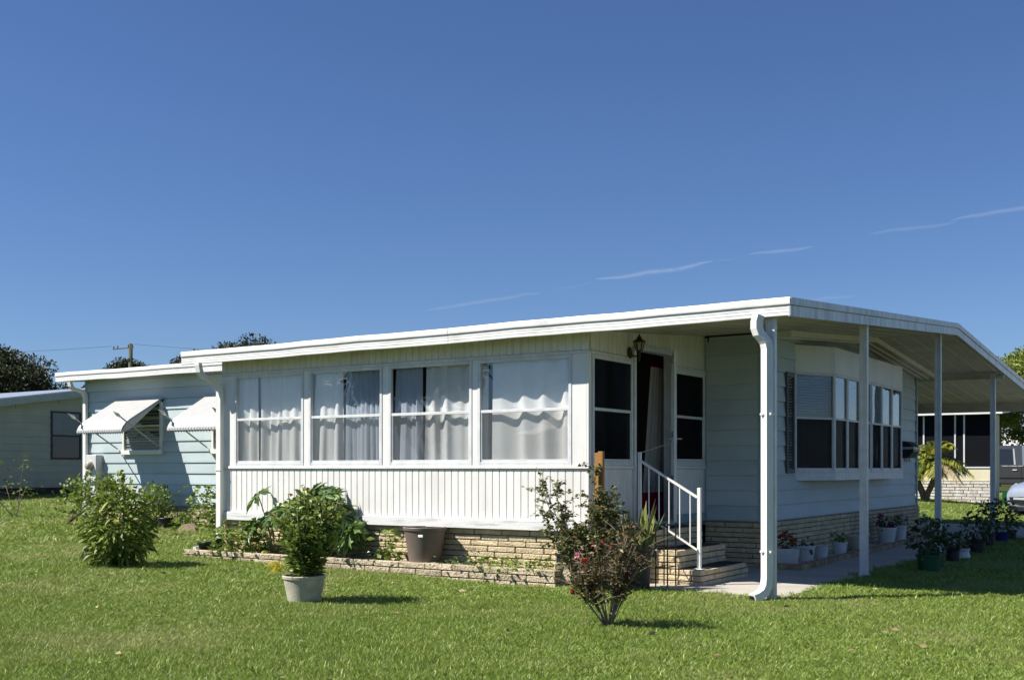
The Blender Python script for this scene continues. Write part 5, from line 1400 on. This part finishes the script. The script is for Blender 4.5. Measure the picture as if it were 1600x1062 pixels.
for (d, hw, zl, zm, zt, cw) in secs:
    zsh = min(zt - .05, zm + (zt - zm) * .5) if zt < 1.1 else .92
    ring = [(-hw * .85, zl), (-hw, zl + .12), (-hw * 1.0, zm), (-hw * .97, zsh), (-cw, zt - .04), (-cw * .7, zt), (cw * .7, zt), (cw, zt - .04), (hw * .97, zsh), (hw, zm), (hw, zl + .12), (hw * .85, zl)]
    v += [cpos(d, s_, z_) for s_, z_ in ring]
f = []
for i in range(len(secs) - 1):
    for k in range(m_): f.append((i * m_ + k, i * m_ + (k + 1) % m_, (i + 1) * m_ + (k + 1) % m_, (i + 1) * m_ + k))
f += [tuple(range(m_)), tuple(reversed(range((len(secs) - 1) * m_, len(secs) * m_)))]
o = MB().add(v, f).build('body', 'carwhite', CR); smooth_by_angle(o, 50)
md = o.modifiers.new('s', 'SUBSURF'); md.levels = 1; md.render_levels = 2
def carbit(name, mat, pts, t=.02):
    a = [cpos(d - t, s_, z_) for d, s_, z_ in pts]; b = [cpos(d + t, s_, z_) for d, s_, z_ in pts]; n_ = len(a)
    return MB().add(a + b, [tuple(range(n_)), tuple(reversed(range(n_, 2 * n_)))] + [(i, (i + 1) % n_, n_ + (i + 1) % n_, n_ + i) for i in range(n_)]).build(name, mat, CR)
for s_ in (-1, 1):
    carbit('headlight', 'lens', [(.16, s_ * .48, .70), (.20, s_ * .66, .72), (.36, s_ * .76, .80), (.46, s_ * .74, .87), (.34, s_ * .60, .85), (.22, s_ * .46, .78)], .03)
    carbit('fog_light', 'black', [(.07, s_ * .50, .34), (.12, s_ * .66, .36), (.16, s_ * .70, .44), (.08, s_ * .52, .43)], .03)
carbit('grille', 'black', [(.02, -.40, .36), (.0, 0, .34), (.02, .40, .36), (.03, .46, .50), (.01, 0, .52), (.03, -.46, .50)], .03)
carbit('number_plate', 'alu_grey', [(-.03, -.24, .44), (-.03, .24, .44), (-.03, .24, .50), (-.03, -.24, .50)], .012)
carbit('bumper_lip', 'black', [(.10, -.62, .17), (.02, -.40, .16), (.0, 0, .15), (.02, .40, .16), (.10, .62, .17), (.10, .60, .24), (.03, 0, .22), (.10, -.60, .24)], .04)
carbit('windscreen', 'darkpane', [(1.22, -.62, 1.10), (1.22, .62, 1.10), (1.72, .54, 1.43), (1.72, -.54, 1.43)], .012)
for s_ in (-1, 1):
    MB().add([cpos(1.45, s_ * .83, .98), cpos(3.2, s_ * .83, .98), cpos(3.0, s_ * .64, 1.38), cpos(1.9, s_ * .64, 1.38), cpos(1.45, s_ * .80, .98), cpos(3.2, s_ * .80, .98), cpos(3.0, s_ * .61, 1.38), cpos(1.9, s_ * .61, 1.38)],
             [(0, 1, 2, 3), (7, 6, 5, 4), (0, 1, 5, 4), (1, 2, 6, 5), (2, 3, 7, 6), (3, 0, 4, 7)]).build('side_window', 'darkpane', CR)
    for d in (.72, 3.05):
        q = cpos(d, s_ * .77, .30 - cz + cz); wheel(CR, q[0], q[1], .30 + cz, .30, .19, ca)
        q = cpos(d, s_ * .845, .33); o = MB().lathe([(.001, -.006), (.36, -.006), (.36, .006), (.001, .006)], 24).build('wheel_arch', 'black', CR)
        o.rotation_euler = (R(90), 0, ca); p = wloc(CR); o.location = (q[0] - p[0], q[1] - p[1], q[2] - p[2])

# ------------------------------------------------------------------ trees, palm, pole
def tree(name, label, base, h, cr, nclump, nleaf, L, mat, trunk='bark', seed=0, squash=.75, group=None, lowz=None, clump=.42, k=1, tr=.22):
    T = thing(name, label, 'tree', base, group)
    rg = np.random.default_rng(seed)
    cz_ = base[2] + h - cr * squash
    arr = []; cents = []
    for i in range(nclump):
        d = rg.normal(size=3); d /= np.linalg.norm(d); d[2] = abs(d[2]) * 1.0 if rg.random() < .72 else d[2]
        rr = rg.uniform(.55, 1.0)
        c = np.array([base[0], base[1], cz_]) + d * np.array([cr, cr, cr * squash]) * rr
        cents.append(c)
        n_ = nleaf
        dd = nrm(rg.normal(size=(n_, 3))); s_ = cr * clump * rg.uniform(.55, 1.15)
        P = c + dd * (rg.random(n_) ** .45)[:, None] * np.array([s_, s_, s_ * .62])
        Lx = L * rg.uniform(.6, 1.3, n_)
        base_v = rg.uniform(0, .45)
        arr.append(leaves(P, dd + rg.normal(size=(n_, 3)) * .7 + np.array([0, 0, .2]), Lx, Lx * .30, 1, .2, .25, var=np.clip(base_v + rg.random(n_) * .55, 0, 1), prof=[1.0, .55]))
    leaf_part('crown', arr, mat, T)
    tk = MB().tube([(base[0], base[1], base[2] - .3), (base[0] + .1, base[1], base[2] + h * .25), (base[0], base[1] + .1, cz_)], [tr, tr * .8, tr * .5], 10)
    tk.build('trunk', trunk, T, True)
    for c in [cents[i] for i in rg.choice(nclump, min(8, nclump), replace=False)]:
        MB().tube([(base[0] + .05, base[1], base[2] + h * .35), tuple(np.array([base[0], base[1], cz_ - cr * .2]) * .5 + c * .5 + np.array([0, 0, -.3])), tuple(c)], [tr * .5, tr * .3, tr * .08], 6).build('limb', trunk, T, True)
    return T
tree('oak_tree', 'large dark oak tree behind the neighbouring house at the left', (-56.5, 34.4, .6), 7.2, 4.6, 120, 560, .15, 'lf_oak', seed=1, clump=.30)
gb = 'dark trees beyond the roof'
tree('oak_tree', 'dark tree top showing at the left end of the porch roof', (-50.0, 44.9, .6), 7.5, 2.0, 40, 420, .14, 'lf_oak', seed=2, group=gb)
tree('oak_tree', 'tallest dark tree top showing above the porch roof', (-48.1, 46.3, .6), 7.9, 2.1, 44, 420, .14, 'lf_oak', seed=3, group=gb)
tree('oak_tree', 'rightmost dark tree top dipping behind the porch roof', (-45.9, 47.6, .6), 7.75, 1.7, 36, 420, .14, 'lf_oak', seed=4, group=gb)
tree('oak_tree', 'small dark tree top right below the utility pole crossarm', (-66.5, 52.2, .6), 8.35, 1.7, 26, 300, .15, 'lf_oak', seed=5, group=gb)
tree('oak_tree', 'low dark tree top left of the utility pole above the blue wall roof', (-69.3, 52.0, .6), 7.2, 1.6, 24, 300, .15, 'lf_oak', seed=6, group=gb)
tree('lime_tree', 'tall bright green tree beyond the carport at the right edge', (-7.5, 60.8, .4), 7.1, 3.0, 100, 480, .14, 'lf_lime', seed=7, clump=.36, squash=1.0)
tree('lime_tree', 'shorter bright green tree beside the carport roof edge', (-9.9, 58.3, .4), 6.0, 1.7, 56, 420, .13, 'lf_lime', seed=8, squash=.95)
tree('lime_tree', 'olive tree between the porch house and the white shed', (-13.2, 66.0, .4), 5.4, 2.4, 50, 400, .14, 'lf_oak', seed=9, squash=.8)

UP = thing('utility_pole', 'wooden utility pole with crossarm rising above the blue roof', 'utility pole', (-62.27, 48.99, .5))
MB().tube([(-62.27, 48.99, 0), (-62.27, 48.99, 9.66)], [.17, .13], 10).build('pole_shaft', 'pole', UP, True)
MB().cbox(-63.3, 48.35, 9.26, -61.2, 48.41, 9.33, .01).rot(0, (0, 0, 0)).build('crossarm', 'pole', UP)
for x in (-63.2, -62.8, -61.7, -61.3): MB().lathe([(.03, 0), (.05, .04), (.03, .09), (.05, .12), (.02, .16)], 8, (x, 48.37, 9.34)).build('insulator', 'pole', UP)
def wirep(a, b, sag): return [tuple(np.array(a) * (1 - t) + np.array(b) * t - np.array([0, 0, sag * 4 * t * (1 - t)])) for t in np.linspace(0, 1, 14)]
for i, (a, b) in enumerate((((-63.4, 48.37, 9.5), (-100, 25, 9.6)), ((-61.1, 48.37, 9.5), (-30, 69, 9.6)))):
    o = MB().tube(wirep(a, b, .8), .010, 5).build('power_line', 'wire')
    tag(o, ['thin power line running left from the utility pole', 'thin power line running right from the utility pole'][i], 'cable')

def palm(base):
    T = thing('date_palm', 'small double trunked palm before the white brick wall', 'palm', base)
    rg = np.random.default_rng(12)
    for (dx, top, r_) in ((-.34, 1.22, .10), (.34, 1.42, .09)):
        MB().tube([(base[0], base[1], base[2] - .1), (base[0] + dx * .25, base[1], base[2] + .35), (base[0] + dx * .8, base[1], base[2] + .75), (base[0] + dx * 1.05, base[1], base[2] + top)], [r_ * .9, r_, r_ * 1.15, r_ * 1.3], 9).build('trunk', 'bark', T, True)
        c = Vector((base[0] + dx * 1.05, base[1], base[2] + top))
        arr = []; dead = []; mb = MB()
        for i in range(44):
            a = rg.uniform(0, 6.28); el = rg.uniform(-.30, 1.45); Lf = rg.uniform(.7, 1.05)
            d = Vector((math.cos(a) * math.cos(el), math.sin(a) * math.cos(el), math.sin(el)))
            pts = [c + d * Lf * t + Vector((0, 0, -1)) * (.42 * Lf * t * t) for t in np.linspace(0, 1, 9)]
            mb.tube(pts, [.012 * (1 - .8 * k / 8) for k in range(9)], 4)
            A = np.array([tuple(p) for p in pts]); m_ = 64
            t = np.linspace(.18, .99, m_) * 8; k = np.minimum(t.astype(int), 7); fq = (t - k)[:, None]
            P = A[k] * (1 - fq) + A[k + 1] * fq; tg = nrm(A[k + 1] - A[k]); sd = nrm(np.cross(tg, np.array([0, 0, 1.0])))
            sg = np.where(np.arange(m_) % 2, 1, -1)[:, None]
            (dead if el < -.20 else arr).append(leaves(P, tg * .8 + sd * sg + np.array([0, 0, -.25]), .30 * (1 - .5 * np.abs(t / 8 - .45)), np.full(m_, .012), 2, .35, .1, var=np.full(m_, rg.random()), prof=[.6, 1, .1]))
        mb.build('frond_rib', 'greenstem', T, True)
        leaf_part('fronds', arr, 'lf_palm', T)
        if dead: leaf_part('dead_fronds', dead, 'lf_dead', T)
    arr = []
    dd = nrm(rg.normal(size=(60, 3))); leaf_part('fruit_stalk', leaves(np.array(base) + np.array([-.5, -.1, .95]) + dd * .09, dd, np.full(60, .08), np.full(60, .03), 2, .2, .3), 'lf_coral', T)
palm((-8.35, 36.9, .20))

# ------------------------------------------------------------------ unseen houses and trees, added only to give the glass something to mirror
def far_house(label, x, y, ang, mat, L=12, W=6):
    T = thing('unseen_house', label, 'house', (x, y, 0))
    MB().box(-L / 2, -W / 2, 0, L / 2, W / 2, 2.7).rot(ang, (x, y, 0)).build('wall', mat, T)
    MB().add([(-L / 2 - .4, -W / 2 - .5, 2.7), (L / 2 + .4, -W / 2 - .5, 2.7), (L / 2 + .4, 0, 3.7), (-L / 2 - .4, 0, 3.7), (-L / 2 - .4, W / 2 + .5, 2.7), (L / 2 + .4, W / 2 + .5, 2.7)],
             [(0, 1, 2, 3), (3, 2, 5, 4), (0, 3, 4), (1, 5, 2), (0, 4, 5, 1)]).rot(ang, (x, y, 0)).build('roof', 'nbr_trim', T)
    for s_ in (-1, 1):
        for k in range(4):
            a = -L / 2 + 1.2 + k * 2.7
            MB().cbox(a, s_ * (W / 2 + .03) - .03, 1.0, a + 1.3, s_ * (W / 2 + .03) + .03, 2.2, .01).rot(ang, (x, y, 0)).build('window', 'darkpane', T)
far_house('unseen cream mobile home added behind the viewer for the glass to mirror', -16, -16, R(8), 'creamwall')
far_house('unseen pale mobile home added right of the carport for the glass to mirror', 13, 40, R(80), 'nbr')
tree('lime_tree', 'unseen tree added behind the viewer to be mirrored in the leftmost porch windows', (-34, -22, 0), 7.5, 3.2, 30, 150, .34, 'lf_oak', seed=31)
tree('lime_tree', 'unseen tree added behind the viewer to be mirrored in the right porch windows', (-21, -27, 0), 9.0, 3.8, 34, 150, .36, 'lf_oak', seed=32)

# ------------------------------------------------------------------ lawn grass
def tuft(name, n, rad, h0, h1, wd, seed, lean):
    rg = np.random.default_rng(seed)
    a = rg.uniform(0, 6.28, n); rr = rad * np.sqrt(rg.random(n)); P = np.stack([rr * np.cos(a), rr * np.sin(a), np.full(n, -.008)], 1)
    b = rg.uniform(0, 6.28, n); ln = rg.uniform(.05, lean, n)
    D = nrm(np.stack([np.cos(b) * ln, np.sin(b) * ln, np.ones(n)], 1)); L = rg.uniform(h0, h1, n)
    S = nrm(np.cross(D, rg.normal(size=(n, 3))))
    rows = []
    for t, wv in ((0, .8), (.5, 1.0), (1.0, .12)):
        c = P + D * (L * t)[:, None] + np.stack([np.cos(b), np.sin(b), np.full(n, -.55)], 1) * (L * .30 * t * t)[:, None]
        rows.append(np.stack([c - S * wd * wv, c + S * wd * wv], 1))
    V = np.stack(rows, 1).reshape(-1, 3)
    base = np.array([(0, 1, 3, 2), (2, 3, 5, 4)]); Q = (base[None] + (np.arange(n) * 6)[:, None, None]).reshape(-1, 4)
    return quad_mesh(name, V, Q, np.repeat(rg.random(n), 6), 'grass')
TUFTS = [tuft('grass_tuft', 60, .078, .026, .058, .0023, 40 + i, .70) for i in range(4)]
def field(label, pts, scale_rng, spots, rng, widen=1.0):
    n = len(pts)
    V = np.array([(x, y, G(x, y)) for x, y in pts], dtype=np.float32)
    me = bpy.data.meshes.new('grass'); me.vertices.add(n); me.vertices.foreach_set('co', V.ravel())
    rt = me.attributes.new('rot', 'FLOAT_VECTOR', 'POINT'); r_ = np.zeros((n, 3), dtype=np.float32); r_[:, 2] = rng.uniform(0, 6.28, n); r_[:, :2] = rng.normal(size=(n, 2)) * .10
    rt.data.foreach_set('vector', r_.ravel())
    sc = me.attributes.new('sc', 'FLOAT_VECTOR', 'POINT')
    s1 = rng.uniform(*scale_rng, n); patch = np.array([1 + .22 * math.sin(x * 1.3 + 1.7 * math.sin(y * .9)) * math.sin(y * 1.1 + x * .4) for x, y in pts])
    sv = np.stack([s1 * widen, s1 * widen, s1 * patch], 1).astype(np.float32); sc.data.foreach_set('vector', sv.ravel())
    idx = me.attributes.new('pick', 'INT', 'POINT'); idx.data.foreach_set('value', rng.integers(0, 4, n).astype(np.int32))
    me.materials.append(M['grass'])
    o = bpy.data.objects.new('grass', me); COL.objects.link(o); tag(o, label, 'grass', kind='stuff')
    ng = bpy.data.node_groups.new('grass_nodes', 'GeometryNodeTree')
    ng.interface.new_socket('Geometry', in_out='INPUT', socket_type='NodeSocketGeometry'); ng.interface.new_socket('Geometry', in_out='OUTPUT', socket_type='NodeSocketGeometry')
    N = ng.nodes.new; Lk = ng.links.new
    gi = N('NodeGroupInput'); go = N('NodeGroupOutput'); ip = N('GeometryNodeInstanceOnPoints'); jn = N('GeometryNodeGeometryToInstance')
    for s_ in reversed(spots):
        oi = N('GeometryNodeObjectInfo'); oi.inputs[0].default_value = s_; oi.transform_space = 'ORIGINAL'; Lk(oi.outputs['Geometry'], jn.inputs[0])
    def attr(nm, ty):
        a = N('GeometryNodeInputNamedAttribute'); a.data_type = ty; a.inputs[0].default_value = nm; return a.outputs[0]
    Lk(gi.outputs[0], ip.inputs['Points']); Lk(jn.outputs[0], ip.inputs['Instance']); ip.inputs['Pick Instance'].default_value = True
    Lk(attr('pick', 'INT'), ip.inputs['Instance Index']); 
    e2r = N('FunctionNodeEulerToRotation'); Lk(attr('rot', 'FLOAT_VECTOR'), e2r.inputs[0]); Lk(e2r.outputs[0], ip.inputs['Rotation']); Lk(attr('sc', 'FLOAT_VECTOR'), ip.inputs['Scale'])
    Lk(ip.outputs[0], go.inputs[0])
    md = o.modifiers.new('grass', 'NODES'); md.node_group = ng
    return o
spots = []
for i, (x, y) in enumerate(((-5.2, 8.4), (-6.4, 7.6), (-3.2, 8.2), (-8.6, 8.8))):
    o = link('grass_tuft', TUFTS[i], None, (x, y, G(x, y))); tag(o, 'short green lawn grass', 'grass', kind='stuff'); spots.append(o)
CA, SA = math.cos(R(33)), math.sin(R(33))
def keep(x, y):
    d = -x * SA + y * CA; l = x * CA + y * SA
    ok = (d > 4.5) & (np.abs(l / np.maximum(d, .1)) < .66)
    ok &= ~((x > -12.10) & (x < -6.05) & (y > 10.37) & (y < 22.3))
    ok &= ~((x > -6.1) & (x < -3.79 + .05 * np.sin(y * 5) + .03 * np.sin(y * 17)) & (y > 10.79 + .05 * np.sin(x * 6) + .04 * np.sin(x * 15)) & (y < 22.3))
    ok &= ~((x > -19.2) & (x < -12.0) & (y > 13.9) & (y < 22.4))
    ok &= ~((x > -14.05) & (x < 6) & (y > 22.27) & (y < 27.65))
    ok &= ~((x > -17.2) & (x < -6.5) & (y > 38.55) & (y < 43))
    ok &= ~((x < -28.4) & (y > 11.5) & (y < 32))
    return ok, d
rg = np.random.default_rng(77)
def scatter(dens, lo, hi, box):
    n = int((box[1] - box[0]) * (box[3] - box[2]) * dens); x = rg.uniform(box[0], box[1], n); y = rg.uniform(box[2], box[3], n)
    ok, d = keep(x, y); ok &= (d >= lo) & (d < hi)
    thin = np.sin(x * 2.1 + 1.3 * np.sin(y * 1.7)) * np.sin(y * 2.6 + 1.1 * np.sin(x * 1.3)) + .6 * np.sin(x * 5.3 + y * 3.1) * np.sin(y * 6.1 - x * 2.2)
    ok &= rg.random(n) < np.clip(1.25 - .75 * np.maximum(thin, 0), .25, 1.0)
    return np.stack([x[ok], y[ok]], 1)
field('short green lawn grass in the foreground', scatter(780, 4.5, 11.0, (-13, 4, 2, 14)), (.75, 1.15), spots, rg)
field('lawn grass around the planter and walkway', scatter(400, 11.0, 17.0, (-19, 6, 4, 20)), (.9, 1.4), spots, rg, 1.25)
field('lawn grass farther back beside the houses', scatter(70, 17.0, 45.0, (-42, 14, 6, 48)), (1.2, 1.9), spots, rg, 1.7)

# broad-leaved lawn weeds and fallen leaves, too small and many to count
rg = np.random.default_rng(99); arr = []; arrd = []
for k in range(420):
    x, y = rg.uniform(-13, 3), rg.uniform(4.5, 12.5); ok, d = keep(np.array([x]), np.array([y]))
    if not ok[0]: continue
    m_ = rg.integers(4, 9); an = rg.uniform(0, 6.28, m_); b = np.tile([x, y, G(x, y) + .012], (m_, 1))
    arr.append(leaves(b, np.stack([np.cos(an), np.sin(an), rg.uniform(.35, 1.1, m_)], 1), rg.uniform(.035, .08, m_), rg.uniform(.008, .016, m_), 2, .35, var=rg.random(m_)))
for k in range(90):
    x, y = rg.uniform(-13, 3), rg.uniform(4.5, 12.5); ok, d = keep(np.array([x]), np.array([y]))
    if not ok[0]: continue
    an = rg.uniform(0, 6.28); arrd.append(leaves(np.array([[x, y, G(x, y) + .045]]), np.array([[math.cos(an), math.sin(an), rg.uniform(-.1, .3)]]), np.array([rg.uniform(.05, .09)]), np.array([.018]), 2, .1, var=rg.random(1)))
o = leaf_part('lawn_weeds', arr, 'lf_weed', None); tag(o, 'small broad leaved weeds scattered in the lawn', 'weeds')
o = leaf_part('fallen_leaves', arrd, 'lf_dead', None); tag(o, 'dry fallen leaves scattered on the lawn', 'leaves')
